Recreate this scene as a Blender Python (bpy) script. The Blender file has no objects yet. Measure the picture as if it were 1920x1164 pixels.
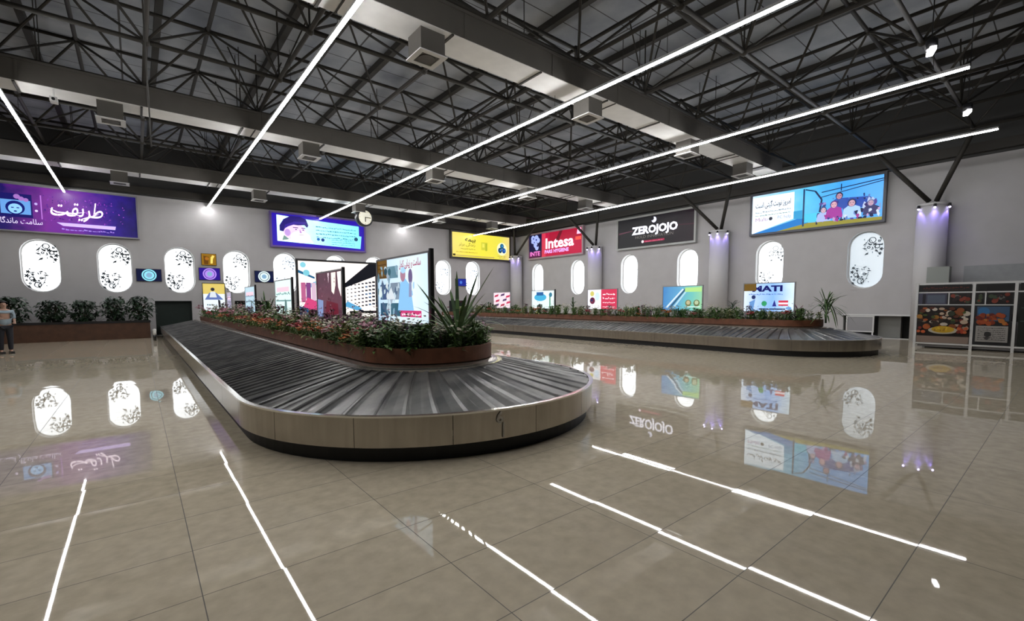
import bpy, bmesh, math, random, unicodedata
from mathutils import Vector, Matrix
from math import pi, sin, cos, radians

random.seed(7)
S = bpy.context.scene
COL = S.collection

# ------------------------------------------------------------------ camera
cam_d = bpy.data.cameras.new('camera')
cam = bpy.data.objects.new('camera', cam_d)
COL.objects.link(cam)
YAW, PITCH, ROLL = radians(39.17), radians(-4.33), radians(-0.26)
fwd = Vector((sin(YAW)*cos(PITCH), cos(YAW)*cos(PITCH), sin(PITCH)))
rt = Vector((cos(YAW), -sin(YAW), 0))
up = rt.cross(fwd)
r2 = cos(ROLL)*rt + sin(ROLL)*up
u2 = -sin(ROLL)*rt + cos(ROLL)*up
M3 = Matrix((r2, u2, -fwd)).transposed()
cam.matrix_world = Matrix.Translation((0, 0, 1.6)) @ M3.to_4x4()
cam_d.sensor_width = 36
cam_d.lens = 16.15
cam_d.shift_y = 0.026
cam_d.clip_start = 0.05
cam_d.clip_end = 300
S.camera = cam

# ------------------------------------------------------------------ world, exposure
S.view_settings.view_transform = 'Standard'
S.view_settings.look = 'None'
S.view_settings.gamma = 1
S.view_settings.exposure = 0.0
S.view_settings.use_curve_mapping = False
W = bpy.data.worlds.new('world')
S.world = W
W.use_nodes = True
W.node_tree.nodes['Background'].inputs[0].default_value = (0.10, 0.13, 0.2, 1)
W.node_tree.nodes['Background'].inputs[1].default_value = 0.05

LED_POWER = 66.0
DAY = 1.9

# ------------------------------------------------------------------ materials
def lin(h):
    if not isinstance(h, str): return tuple(h)
    h = h.lstrip('#')
    out = []
    for i in (0, 2, 4):
        c = int(h[i:i+2], 16)/255
        out.append(c/12.92 if c <= 0.04045 else ((c+0.055)/1.055)**2.4)
    return tuple(out)

def mat(name, color, rough=0.6, metal=0.0, noise=0.0, scale=6.0, bump=0.0, spec=0.5, emit=None, estr=1.0, coat=0.0):
    m = bpy.data.materials.new(name)
    m.use_nodes = True
    nt = m.node_tree
    b = nt.nodes['Principled BSDF']
    c = lin(color)
    b.inputs['Base Color'].default_value = (*c, 1)
    b.inputs['Roughness'].default_value = rough
    b.inputs['Metallic'].default_value = metal
    b.inputs['Specular IOR Level'].default_value = spec
    b.inputs['Coat Weight'].default_value = coat
    if emit is not None:
        b.inputs['Emission Color'].default_value = (*lin(emit), 1)
        b.inputs['Emission Strength'].default_value = estr
    if noise or bump:
        tc = nt.nodes.new('ShaderNodeTexCoord')
        n = nt.nodes.new('ShaderNodeTexNoise')
        n.inputs['Scale'].default_value = scale
        n.inputs['Detail'].default_value = 5
        nt.links.new(tc.outputs['Object'], n.inputs['Vector'])
        if noise:
            r = nt.nodes.new('ShaderNodeValToRGB')
            r.color_ramp.elements[0].position = 0.3
            r.color_ramp.elements[1].position = 0.7
            r.color_ramp.elements[0].color = (*[x*(1-noise) for x in c], 1)
            r.color_ramp.elements[1].color = (*[min(1, x*(1+noise)) for x in c], 1)
            nt.links.new(n.outputs['Fac'], r.inputs['Fac'])
            nt.links.new(r.outputs['Color'], b.inputs['Base Color'])
        if bump:
            bp = nt.nodes.new('ShaderNodeBump')
            bp.inputs['Strength'].default_value = bump
            bp.inputs['Distance'].default_value = 0.01
            nt.links.new(n.outputs['Fac'], bp.inputs['Height'])
            nt.links.new(bp.outputs['Normal'], b.inputs['Normal'])
    return m

_em = {}
def em(color, s=1.0):
    """backlit print / lamp colour"""
    k = (color, s)
    if k not in _em:
        _em[k] = mat('backlit_' + str(len(_em)), [0.15*x for x in lin(color)], 0.4, spec=0.25, emit=color, estr=s)
    return _em[k]
_pr = {}
def pr(color):
    """plain printed colour"""
    if color not in _pr:
        _pr[color] = mat('print_' + str(len(_pr)), color, 0.4)
    return _pr[color]

MT = {}
MT['wall'] = mat('wall_paint', (0.485, 0.475, 0.485), 0.7, noise=0.04, scale=1.5, bump=0.05)
MT['wall_dark'] = mat('dark_cladding', (0.045, 0.045, 0.045), 0.7)
MT['reveal'] = mat('window_reveal', (0.8, 0.8, 0.8), 0.5)
MT['steel_dark'] = mat('dark_truss_paint', (0.035, 0.032, 0.028), 0.55, spec=0.3)
MT['duct'] = mat('duct_painted_shade', (0.085, 0.078, 0.07), 0.6, noise=0.1, scale=2)  # dark tone carries the shade on the unlit duct sides
MT['soffit'] = mat('soffit_painted_light', (0.82, 0.82, 0.82), 0.5, noise=0.05, scale=3)  # same duct's underside, light from the floor put into a pale colour
MT['white'] = mat('white_metal', (0.7, 0.7, 0.7), 0.4)
MT['grey_frame'] = mat('grey_aluminium', (0.35, 0.35, 0.37), 0.4, metal=0.4)
MT['black'] = mat('black_plastic', (0.012, 0.012, 0.014), 0.35)
MT['chalk'] = mat('pale_number_paint', (0.55,0.52,0.47), 0.5)
MT['plinth'] = mat('black_plinth', (0.008, 0.008, 0.009), 0.5)
MT['door_green'] = mat('dark_green_strip_curtain', (0.006, 0.016, 0.012), 0.5)
MT['trough'] = mat('brown_trough', (0.075, 0.032, 0.016), 0.6, noise=0.2, scale=4)
MT['terracotta'] = mat('terracotta_planter', (0.17, 0.062, 0.03), 0.5, noise=0.25, scale=5)
MT['soil'] = mat('soil', (0.03, 0.02, 0.012), 0.9, noise=0.4, scale=30, bump=0.5)
MT['column'] = mat('column_plaster', (0.54, 0.53, 0.54), 0.45)
MT['led'] = mat('led_diffuser', (0.8, 0.8, 0.8), 0.4, emit=(1.0, 0.99, 0.975), estr=LED_POWER)
MT['led_body'] = mat('aluminium_profile', (0.6, 0.6, 0.62), 0.4, metal=0.3)
MT['glow_white'] = mat('spot_lens', (0.8, 0.8, 0.8), 0.3, emit=(1, 0.97, 1), estr=14)
MT['glow_violet'] = mat('violet_spot_lens', (0.8, 0.8, 0.8), 0.3, emit=(0.62, 0.55, 1.0), estr=14)

def m_deck():
    m = mat('roof_deck', (0.34, 0.35, 0.36), 0.6, spec=0.3)
    nt = m.node_tree; b = nt.nodes['Principled BSDF']
    tc = nt.nodes.new('ShaderNodeTexCoord')
    sep = nt.nodes.new('ShaderNodeSeparateXYZ')
    nt.links.new(tc.outputs['Object'], sep.inputs[0])
    def lines(out, period, width):
        a = nt.nodes.new('ShaderNodeMath'); a.operation = 'DIVIDE'; a.inputs[1].default_value = period
        nt.links.new(out, a.inputs[0])
        f = nt.nodes.new('ShaderNodeMath'); f.operation = 'FRACT'; nt.links.new(a.outputs[0], f.inputs[0])
        l = nt.nodes.new('ShaderNodeMath'); l.operation = 'LESS_THAN'; l.inputs[1].default_value = width/period
        nt.links.new(f.outputs[0], l.inputs[0])
        return l.outputs[0]
    a = lines(sep.outputs['Y'], 0.95, 0.03)
    c = lines(sep.outputs['X'], 5.66, 0.05)
    mx = nt.nodes.new('ShaderNodeMath'); mx.operation = 'MAXIMUM'
    nt.links.new(a, mx.inputs[0]); nt.links.new(c, mx.inputs[1])
    n = nt.nodes.new('ShaderNodeTexNoise'); n.inputs['Scale'].default_value = 0.8; n.inputs['Detail'].default_value = 6
    nt.links.new(tc.outputs['Object'], n.inputs['Vector'])
    r = nt.nodes.new('ShaderNodeValToRGB')
    r.color_ramp.elements[0].color = (0.26, 0.29, 0.35, 1); r.color_ramp.elements[1].color = (0.46, 0.49, 0.54, 1)
    r.color_ramp.elements[0].position = 0.3; r.color_ramp.elements[1].position = 0.7
    nt.links.new(n.outputs['Fac'], r.inputs['Fac'])
    mix = nt.nodes.new('ShaderNodeMixRGB'); mix.inputs['Color2'].default_value = (0.06, 0.06, 0.06, 1)
    nt.links.new(mx.outputs[0], mix.inputs['Fac']); nt.links.new(r.outputs['Color'], mix.inputs['Color1'])
    nt.links.new(mix.outputs[0], b.inputs['Base Color'])
    return m
MT['deck'] = m_deck()

def m_floor():
    """polished beige porcelain tiles 1.2 x 0.6 m, each laid very slightly out of level"""
    m = mat('polished_floor_tiles', (0.45, 0.38, 0.28), 0.03, spec=0.55)
    nt = m.node_tree; b = nt.nodes['Principled BSDF']
    L = nt.links.new
    def node(t, **k):
        n = nt.nodes.new(t)
        for a, v in k.items(): setattr(n, a, v)
        return n
    g = node('ShaderNodeNewGeometry')
    off = node('ShaderNodeVectorMath', operation='SUBTRACT'); off.inputs[1].default_value = (0.20, 0.57, 0)
    L(g.outputs['Position'], off.inputs[0])
    dv = node('ShaderNodeVectorMath', operation='DIVIDE'); dv.inputs[1].default_value = (1.222, 0.594, 1e6)
    L(off.outputs[0], dv.inputs[0])
    fl = node('ShaderNodeVectorMath', operation='FLOOR'); L(dv.outputs[0], fl.inputs[0])
    fr = node('ShaderNodeVectorMath', operation='FRACTION'); L(dv.outputs[0], fr.inputs[0])
    wn = node('ShaderNodeTexWhiteNoise', noise_dimensions='3D'); L(fl.outputs[0], wn.inputs['Vector'])
    sb = node('ShaderNodeVectorMath', operation='SUBTRACT'); sb.inputs[1].default_value = (0.5, 0.5, 0.5)
    L(wn.outputs['Color'], sb.inputs[0])
    ml = node('ShaderNodeVectorMath', operation='MULTIPLY'); ml.inputs[1].default_value = (0.0040, 0.0040, 0)
    L(sb.outputs[0], ml.inputs[0])
    # gentle waviness of the glaze
    nz = node('ShaderNodeTexNoise'); nz.inputs['Scale'].default_value = 1.3; nz.inputs['Detail'].default_value = 1
    L(g.outputs['Position'], nz.inputs['Vector'])
    nb = node('ShaderNodeVectorMath', operation='SUBTRACT'); nb.inputs[1].default_value = (0.5, 0.5, 0.5)
    L(nz.outputs['Color'], nb.inputs[0])
    nm = node('ShaderNodeVectorMath', operation='MULTIPLY'); nm.inputs[1].default_value = (0.0005, 0.0005, 0)
    L(nb.outputs[0], nm.inputs[0])
    ad = node('ShaderNodeVectorMath', operation='ADD'); L(g.outputs['Normal'], ad.inputs[0]); L(ml.outputs[0], ad.inputs[1])
    ad2 = node('ShaderNodeVectorMath', operation='ADD'); L(ad.outputs[0], ad2.inputs[0]); L(nm.outputs[0], ad2.inputs[1])
    nn = node('ShaderNodeVectorMath', operation='NORMALIZE'); L(ad2.outputs[0], nn.inputs[0])
    L(nn.outputs[0], b.inputs['Normal'])
    # joints
    sp = node('ShaderNodeSeparateXYZ'); L(fr.outputs[0], sp.inputs[0])
    def near(out, w):
        a = node('ShaderNodeMath', operation='SUBTRACT'); a.inputs[1].default_value = 0.5; L(out, a.inputs[0])
        ab = node('ShaderNodeMath', operation='ABSOLUTE'); L(a.outputs[0], ab.inputs[0])
        gt = node('ShaderNodeMath', operation='GREATER_THAN'); gt.inputs[1].default_value = 0.5 - w; L(ab.outputs[0], gt.inputs[0])
        return gt.outputs[0]
    mx = node('ShaderNodeMath', operation='MAXIMUM')
    L(near(sp.outputs['X'], 0.0022), mx.inputs[0]); L(near(sp.outputs['Y'], 0.0045), mx.inputs[1])
    # colour: per tile tone and fine mottling
    r = node('ShaderNodeValToRGB')
    r.color_ramp.elements[0].color = (0.60, 0.525, 0.40, 1); r.color_ramp.elements[1].color = (0.66, 0.58, 0.445, 1)
    L(wn.outputs['Value'], r.inputs['Fac'])
    n2 = node('ShaderNodeTexNoise'); n2.inputs['Scale'].default_value = 9; n2.inputs['Detail'].default_value = 8
    L(g.outputs['Position'], n2.inputs['Vector'])
    r2_ = node('ShaderNodeValToRGB')
    r2_.color_ramp.elements[0].color = (0.86, 0.85, 0.84, 1); r2_.color_ramp.elements[1].color = (1.08, 1.08, 1.08, 1)
    r2_.color_ramp.elements[0].position = 0.3; r2_.color_ramp.elements[1].position = 0.7
    L(n2.outputs['Fac'], r2_.inputs['Fac'])
    mu = node('ShaderNodeMixRGB', blend_type='MULTIPLY'); mu.inputs['Fac'].default_value = 1
    L(r.outputs['Color'], mu.inputs['Color1']); L(r2_.outputs['Color'], mu.inputs['Color2'])
    mj = node('ShaderNodeMixRGB'); mj.inputs['Color2'].default_value = (0.10, 0.085, 0.07, 1)
    L(mx.outputs[0], mj.inputs['Fac']); L(mu.outputs[0], mj.inputs['Color1'])
    L(mj.outputs[0], b.inputs['Base Color'])
    ro = node('ShaderNodeMath', operation='MULTIPLY_ADD'); ro.inputs[1].default_value = 0.5; ro.inputs[2].default_value = 0.02
    L(mx.outputs[0], ro.inputs[0]); L(ro.outputs[0], b.inputs['Roughness'])
    return m
MT['floor'] = m_floor()

def m_steel(name, col, rough, streak):
    m = mat(name, col, rough, metal=0.9)
    nt = m.node_tree; b = nt.nodes['Principled BSDF']
    tc = nt.nodes.new('ShaderNodeTexCoord')
    mp = nt.nodes.new('ShaderNodeMapping'); mp.inputs['Scale'].default_value = (5, 5, 0.5)
    n = nt.nodes.new('ShaderNodeTexNoise'); n.inputs['Scale'].default_value = 2.5; n.inputs['Detail'].default_value = 8
    r = nt.nodes.new('ShaderNodeValToRGB')
    r.color_ramp.elements[0].position = 0.3; r.color_ramp.elements[1].position = 0.7
    r.color_ramp.elements[0].color = (*[x*(1-streak) for x in col], 1)
    r.color_ramp.elements[1].color = (*[min(1, x*(1+streak)) for x in col], 1)
    mr = nt.nodes.new('ShaderNodeMapRange'); mr.inputs['To Min'].default_value = rough*0.85; mr.inputs['To Max'].default_value = rough*1.25
    nt.links.new(tc.outputs['Object'], mp.inputs[0]); nt.links.new(mp.outputs[0], n.inputs['Vector'])
    nt.links.new(n.outputs['Fac'], r.inputs['Fac']); nt.links.new(r.outputs['Color'], b.inputs['Base Color'])
    nt.links.new(n.outputs['Fac'], mr.inputs[0]); nt.links.new(mr.outputs[0], b.inputs['Roughness'])
    return m
MT['fascia'] = m_steel('brushed_steel_fascia', (0.43, 0.395, 0.35), 0.18, 0.10)
MT['lip'] = m_steel('polished_steel_lip', (0.85, 0.83, 0.8), 0.15, 0.06)

def m_belt():
    m = mat('rubber_belt_slats', (0.06, 0.06, 0.06), 0.3, spec=0.8, metal=0.25)
    nt = m.node_tree; b = nt.nodes['Principled BSDF']
    tc = nt.nodes.new('ShaderNodeTexCoord')
    n = nt.nodes.new('ShaderNodeTexNoise'); n.inputs['Scale'].default_value = 3.5; n.inputs['Detail'].default_value = 4; n.inputs['Roughness'].default_value = 0.5
    r = nt.nodes.new('ShaderNodeValToRGB')
    r.color_ramp.elements[0].position = 0.35; r.color_ramp.elements[1].position = 0.72
    r.color_ramp.elements[0].color = (0.075, 0.075, 0.08, 1); r.color_ramp.elements[1].color = (0.19, 0.187, 0.18, 1)
    mr = nt.nodes.new('ShaderNodeMapRange'); mr.inputs['To Min'].default_value = 0.27; mr.inputs['To Max'].default_value = 0.33
    nt.links.new(tc.outputs['Object'], n.inputs['Vector'])
    # every slat is worn a little differently
    g = nt.nodes.new('ShaderNodeNewGeometry')
    m2 = nt.nodes.new('ShaderNodeMapRange'); m2.inputs['To Min'].default_value = 0.7; m2.inputs['To Max'].default_value = 1.35
    nt.links.new(g.outputs['Random Per Island'], m2.inputs[0])
    vm = nt.nodes.new('ShaderNodeVectorMath'); vm.operation = 'SCALE'
    nt.links.new(n.outputs['Fac'], r.inputs['Fac']); nt.links.new(r.outputs['Color'], vm.inputs[0]); nt.links.new(m2.outputs[0], vm.inputs['Scale'])
    nt.links.new(vm.outputs[0], b.inputs['Base Color'])
    nt.links.new(n.outputs['Fac'], mr.inputs[0]); nt.links.new(mr.outputs[0], b.inputs['Roughness'])
    return m
MT['belt'] = m_belt()

def leafmat(name, c1, c2):
    m = mat(name, c1, 0.5)
    nt = m.node_tree; b = nt.nodes['Principled BSDF']
    g = nt.nodes.new('ShaderNodeNewGeometry')
    r = nt.nodes.new('ShaderNodeValToRGB')
    r.color_ramp.elements[0].color = (*c1, 1); r.color_ramp.elements[1].color = (*c2, 1)
    nt.links.new(g.outputs['Random Per Island'], r.inputs['Fac'])
    nt.links.new(r.outputs['Color'], b.inputs['Base Color'])
    return m
LF = {
 'green': leafmat('leaf_green', (0.03, 0.09, 0.015), (0.15, 0.26, 0.06)),
 'dark': leafmat('leaf_dark_green', (0.008, 0.022, 0.01), (0.03, 0.07, 0.03)),
 'purple': leafmat('leaf_purple', (0.07, 0.018, 0.045), (0.28, 0.10, 0.19)),
 'olive': leafmat('leaf_olive', (0.10, 0.13, 0.03), (0.32, 0.34, 0.12)),
 'strap': leafmat('leaf_strap', (0.02, 0.06, 0.015), (0.10, 0.19, 0.05)),
 'white': leafmat('petal_cream', (0.50, 0.46, 0.33), (0.72, 0.70, 0.62)),
 'orange': leafmat('petal_orange', (0.45, 0.10, 0.03), (0.62, 0.26, 0.08)),
 'red': leafmat('petal_red', (0.33, 0.02, 0.03), (0.55, 0.12, 0.12)),
 'pink': leafmat('petal_pink', (0.45, 0.15, 0.22), (0.70, 0.42, 0.48)),
}

# ------------------------------------------------------------------ mesh helpers
class MB:
    def __init__(s): s.bm = bmesh.new(); s.mats = []; s.cur = 0
    def m(s, material):
        if material not in s.mats: s.mats.append(material)
        s.cur = s.mats.index(material); return s
    def face(s, pts):
        vs = [s.bm.verts.new(p) for p in pts]
        f = s.bm.faces.new(vs); f.material_index = s.cur; return f
    def box(s, x0, x1, y0, y1, z0, z1):
        v = [s.bm.verts.new(p) for p in ((x0,y0,z0),(x1,y0,z0),(x1,y1,z0),(x0,y1,z0),(x0,y0,z1),(x1,y0,z1),(x1,y1,z1),(x0,y1,z1))]
        for q in ((3,2,1,0),(4,5,6,7),(0,1,5,4),(1,2,6,5),(2,3,7,6),(3,0,4,7)):
            f = s.bm.faces.new([v[i] for i in q]); f.material_index = s.cur
        return s
    def tube(s, p0, p1, r, n=6, r1=None, caps=True):
        p0 = Vector(p0); p1 = Vector(p1); d = p1-p0
        if r1 is None: r1 = r
        a = d.orthogonal().normalized(); b = d.normalized().cross(a)
        A = [s.bm.verts.new(p0+r*(cos(2*pi*i/n)*a+sin(2*pi*i/n)*b)) for i in range(n)]
        B = [s.bm.verts.new(p1+r1*(cos(2*pi*i/n)*a+sin(2*pi*i/n)*b)) for i in range(n)]
        for i in range(n):
            f = s.bm.faces.new((A[i], A[(i+1)%n], B[(i+1)%n], B[i])); f.material_index = s.cur; f.smooth = n > 6
        if caps:
            f = s.bm.faces.new(A[::-1]); f.material_index = s.cur
            f = s.bm.faces.new(B); f.material_index = s.cur
        return s
    def ball(s, c, r, sub=1):
        g = bmesh.ops.create_icosphere(s.bm, subdivisions=sub, radius=r, matrix=Matrix.Translation(c))
        for v in g['verts']:
            for f in v.link_faces: f.material_index = s.cur; f.smooth = True
        return s
    def prism(s, pts, y0, y1):
        """2D outline in local xz, between y0 (front) and y1"""
        A = [s.bm.verts.new((x, y0, z)) for x, z in pts]; B = [s.bm.verts.new((x, y1, z)) for x, z in pts]
        n = len(pts)
        fs = [s.bm.faces.new(A), s.bm.faces.new(B[::-1])]
        for i in range(n): fs.append(s.bm.faces.new((A[i], B[i], B[(i+1)%n], A[(i+1)%n])))
        for f in fs: f.material_index = s.cur
        return s
    def build(s, name, parent=None, material=None, recalc=False, loc=None):
        if material is not None: s.mats = [material] + s.mats[1:] if s.mats else [material]
        if recalc: bmesh.ops.recalc_face_normals(s.bm, faces=s.bm.faces[:])
        me = bpy.data.meshes.new(name); s.bm.to_mesh(me); s.bm.free()
        for x in s.mats: me.materials.append(x)
        o = bpy.data.objects.new(name, me); COL.objects.link(o)
        if parent: o.parent = parent
        if loc: o.location = loc
        return o

def tag(o, label, cat, group=None, kind=None):
    o['label'] = label; o['category'] = cat
    if group: o['group'] = group
    if kind: o['kind'] = kind
    return o
def struct(o): o['kind'] = 'structure'; return o
def empty(name, loc=(0,0,0), rz=0.0):
    o = bpy.data.objects.new(name, None); COL.objects.link(o); o.location = loc; o.rotation_euler = (0,0,rz)
    o.empty_display_size = 0.2
    return o
def dup(o, parent=None):
    c = o.copy(); COL.objects.link(c)
    if parent: c.parent = parent
    for ch in list(o.children): dup(ch, c)
    return c

# ------------------------------------------------------------------ lettering (Persian letters joined through their presentation forms)
FORMS = {}
for cp in list(range(0xFB50, 0xFC00)) + list(range(0xFE70, 0xFEFD)):
    dc = unicodedata.decomposition(chr(cp)).split()
    if len(dc) == 2 and dc[0] in ('<initial>', '<medial>', '<final>', '<isolated>'):
        FORMS.setdefault(chr(int(dc[1], 16)), {})[dc[0][1:-1]] = chr(cp)
def fa(text):
    out = []
    n = len(text)
    def joins_next(c): return c in FORMS and 'initial' in FORMS[c]
    for i, c in enumerate(text):
        if c not in FORMS: out.append(c); continue
        prev = i > 0 and joins_next(text[i-1])
        nxt = i < n-1 and text[i+1] in FORMS and ('final' in FORMS[text[i+1]]) and joins_next(c)
        k = 'medial' if prev and nxt else 'final' if prev else 'initial' if nxt else 'isolated'
        out.append(FORMS[c].get(k, FORMS[c].get('isolated', c)))
    return ''.join(reversed(out))

def add_text(mb, txt, x, z, size, y, material, width=None, bold=0.0, shear=0.0, align='CENTER'):
    cu = bpy.data.curves.new('t', 'FONT'); cu.body = txt; cu.size = size; cu.align_x = align; cu.offset = bold; cu.shear = shear
    cu.resolution_u = 2
    ob = bpy.data.objects.new('t', cu); COL.objects.link(ob)
    dg = bpy.context.evaluated_depsgraph_get()
    me = bpy.data.meshes.new_from_object(ob.evaluated_get(dg))
    if len(me.vertices):
        xs = [v.co.x for v in me.vertices]; w = max(xs)-min(xs)
        k = (width/w) if (width and w > 0) else 1.0
        cx = (max(xs)+min(xs))/2 if align == 'CENTER' else 0
        mb.m(material)
        vs = [mb.bm.verts.new((x+(v.co.x-cx)*k, y, z+v.co.y)) for v in me.vertices]
        for p in me.polygons:
            try:
                f = mb.bm.faces.new([vs[i] for i in p.vertices]); f.material_index = mb.cur
            except ValueError: pass
    bpy.data.objects.remove(ob); bpy.data.curves.remove(cu); bpy.data.meshes.remove(me)

def circ(cx, cz, rx, rz=None, n=20, a0=0, a1=2*pi):
    rz = rz or rx
    k = n if abs(a1-a0-2*pi) < 1e-6 else n+1
    return [(cx+rx*cos(a0+(a1-a0)*i/n), cz+rz*sin(a0+(a1-a0)*i/n)) for i in range(k)]

CL = None
class Art(MB):
    """a flat print in local xz facing -y; every shape lies a hair above the last"""
    def __init__(s, y0=0.0): super().__init__(); s.y = y0
    def poly(s, pts, material):
        s.m(material); s.y -= 0.0012
        s.face([(x, s.y, z) for x, z in pts]); return s
    def rect(s, x0, x1, z0, z1, material): return s.poly([(x0,z0),(x1,z0),(x1,z1),(x0,z1)], material)
    def disc(s, cx, cz, r, material, rz=None, n=20): return s.poly(circ(cx, cz, r, rz, n), material)
    def clutter(s, x0, x1, z0, z1, n, cols, size, seed=1, e=1.0):
        rr = random.Random(seed)
        for i in range(n):
            x, z = rr.uniform(x0, x1), rr.uniform(z0, z1); k = rr.randint(4, 7); a0 = rr.uniform(0, 6.28)
            pts = []
            for j in range(k):
                t = a0+2*pi*j/k; q = size*rr.uniform(.4, 1.2)
                pts.append((min(x1, max(x0, x+q*cos(t)*0.8)), min(z1, max(z0, z+q*sin(t)*1.2))))
            s.poly(pts, em(rr.choice(cols), e))
        return s
    def ring(s, cx, cz, r, w, material, n=20):
        s.m(material); s.y -= 0.0012
        for i in range(n):
            a, b = 2*pi*i/n, 2*pi*(i+1)/n
            s.face([(cx+r*cos(a), s.y, cz+r*sin(a)), (cx+r*cos(b), s.y, cz+r*sin(b)), (cx+(r-w)*cos(b), s.y, cz+(r-w)*sin(b)), (cx+(r-w)*cos(a), s.y, cz+(r-w)*sin(a))])
        return s
    def text(s, t, x, z, size, material, **k):
        s.y -= 0.0012; add_text(s, t, x, z, size, s.y, material, **k); return s
    def scribble(s, x0, x1, z, h, material, n=14, seed=1):
        """a line of writing too small to read"""
        rr = random.Random(seed); s.y -= 0.0012; s.m(material); x = x0
        while x < x1:
            w = rr.uniform(0.4, 1.6)*h
            dz = rr.uniform(-.2, .2)*h
            s.face([(x, s.y, z+dz), (min(x+w, x1), s.y, z+dz), (min(x+w, x1), s.y, z+dz+h*rr.uniform(.25, .7)), (x, s.y, z+dz+h*rr.uniform(.3, .9))])
            x += w + rr.uniform(.1, .5)*h
        return s

# ================================================================== SETTING
XB, YA = 24.4, 29.3
ZT = 6.9
XL, YF = -13.0, -7.0
ZD = 9.4
b = MB(); b.m(MT['floor']); b.face([(XL,YF,0),(XB+1.5,YF,0),(XB+1.5,YA+1,0),(XL,YA+1,0)])
struct(b.build('floor'))
b = MB(); b.m(MT['deck']); b.box(XL, XB+0.6, YF, YA+0.6, ZD, ZD+0.1)
struct(b.build('ceiling'))

def stadium(cx, z0, z1, hw, n=12):
    """closed outline: round ends on a rectangle"""
    pts = []
    for i in range(n+1): a = pi*i/n; pts.append((cx+hw*cos(a), z1-hw+hw*sin(a)))
    for i in range(n+1): a = pi+pi*i/n; pts.append((cx+hw*cos(a), z0+hw+hw*sin(a)))
    return pts

def wall_with_windows(name, x0, x1, z1, holes, depth, rect_holes=()):
    """plane at local y=0 facing -y with deep openings running back to y=depth"""
    mb = MB(); bm = mb.bm; mb.m(MT['wall'])
    loops = [[(x0,0),(x1,0),(x1,z1),(x0,z1)]] + [stadium(*h) for h in holes] + [[(a,c0),(b_,c0),(b_,c1),(a,c1)] for a,b_,c0,c1 in rect_holes]
    edges = []
    vloops = []
    for lp in loops:
        vs = [bm.verts.new((p[0],0,p[1])) for p in lp]
        vloops.append(vs)
        for i in range(len(vs)): edges.append(bm.edges.new((vs[i], vs[(i+1)%len(vs)])))
    bmesh.ops.triangle_fill(bm, use_beauty=True, use_dissolve=False, edges=edges, normal=(0,-1,0))
    mb.m(MT['reveal'])
    for vs in vloops[1:]:
        back = [bm.verts.new((v.co.x, depth, v.co.z)) for v in vs]
        n = len(vs)
        for i in range(n):
            f = bm.faces.new((vs[i], vs[(i+1)%n], back[(i+1)%n], back[i])); f.material_index = mb.cur
    return mb

WA = [-3.22, -0.70, 1.82, 4.36, 6.85, 9.75, 12.25, 14.85, 17.46, 20.05]
WB = [26.75, 22.55, 18.13, 14.13, 9.75, 5.88]
HW = 0.64
za0, za1 = 2.15, 4.50
holesA = [(x, za0, za1+0.015*max(0, x-4), HW) for x in WA]
RD = 0.26
wm = wall_with_windows('wall_far', XL, XB, ZT, holesA, RD, rect_holes=[(0.72,2.25,0.02,1.75),(4.2,5.85,0.02,1.75),(14.25,15.8,0.02,1.75),(17.9,19.5,0.02,1.75)])
wf = wm.build('wall_far', loc=(0, YA, 0)); struct(wf)
# wall right: local x -> world -Y ; local -y -> world -X
YB0 = YF
holesB = [(-y, 2.13, 4.58, HW) for y in WB]
wm = wall_with_windows('wall_right', -YA, -YF, ZT, holesB, RD, rect_holes=[(-6.55,-2.2,0.02,0.97)])
wr = wm.build('wall_right', loc=(XB, 0, 0)); wr.rotation_euler = (0,0,-pi/2); struct(wr)
b = MB(); b.m(MT['wall_dark']); b.box(XL-0.2, XL, YF, YA, 0, ZD); struct(b.build('wall_left'))
b = MB(); b.m(MT['wall_dark']); b.box(XL, XB, YF-0.2, YF, 0, ZD); struct(b.build('wall_back'))
# dark cladding between wall heads and roof
b = MB(); b.m(MT['wall_dark']); b.box(XL, XB+0.3, YA+0.02, YA+0.25, ZT, ZD); struct(b.build('trim_1'))
b = MB(); b.m(MT['wall_dark']); b.box(XB+0.02, XB+0.25, YF, YA+0.02, ZT, ZD); struct(b.build('trim_2'))
# outer skin that closes the openings behind
b = MB(); b.m(MT['wall_dark']); b.box(XL, XB+1.2, YA+1.0, YA+1.1, 0, ZT); struct(b.build('trim_3'))
b = MB(); b.m(MT['wall_dark']); b.box(XB+1.0, XB+1.1, YF, YA+1.0, 0, ZT); struct(b.build('trim_4'))
b = MB(); b.m(MT['white']); b.box(XB-0.06, XB+0.02, 2.2, 6.6, 0.96, 1.02); struct(b.build('trim_5'))

def pane_mat(name, col, s):
    """frosted film with daylight behind"""
    m = mat(name, (0.75,0.78,0.8), 0.3, emit=col, estr=s)
    return m
PA = pane_mat('daylit_frosted_pane', (0.93, 0.97, 1.0), DAY)
PB = pane_mat('daylit_pane_soft', (0.90, 0.96, 1.0), 1.5)
PC = pane_mat('shaded_pane', (0.62, 0.74, 0.84), 0.60)
MOTIF = mat('floral_transfer', (0.03, 0.04, 0.05), 0.5)
MOTIF2 = mat('floral_transfer_backlit', (0.06, 0.08, 0.1), 0.5, emit=(0.3, 0.38, 0.48), estr=0.7)

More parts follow.
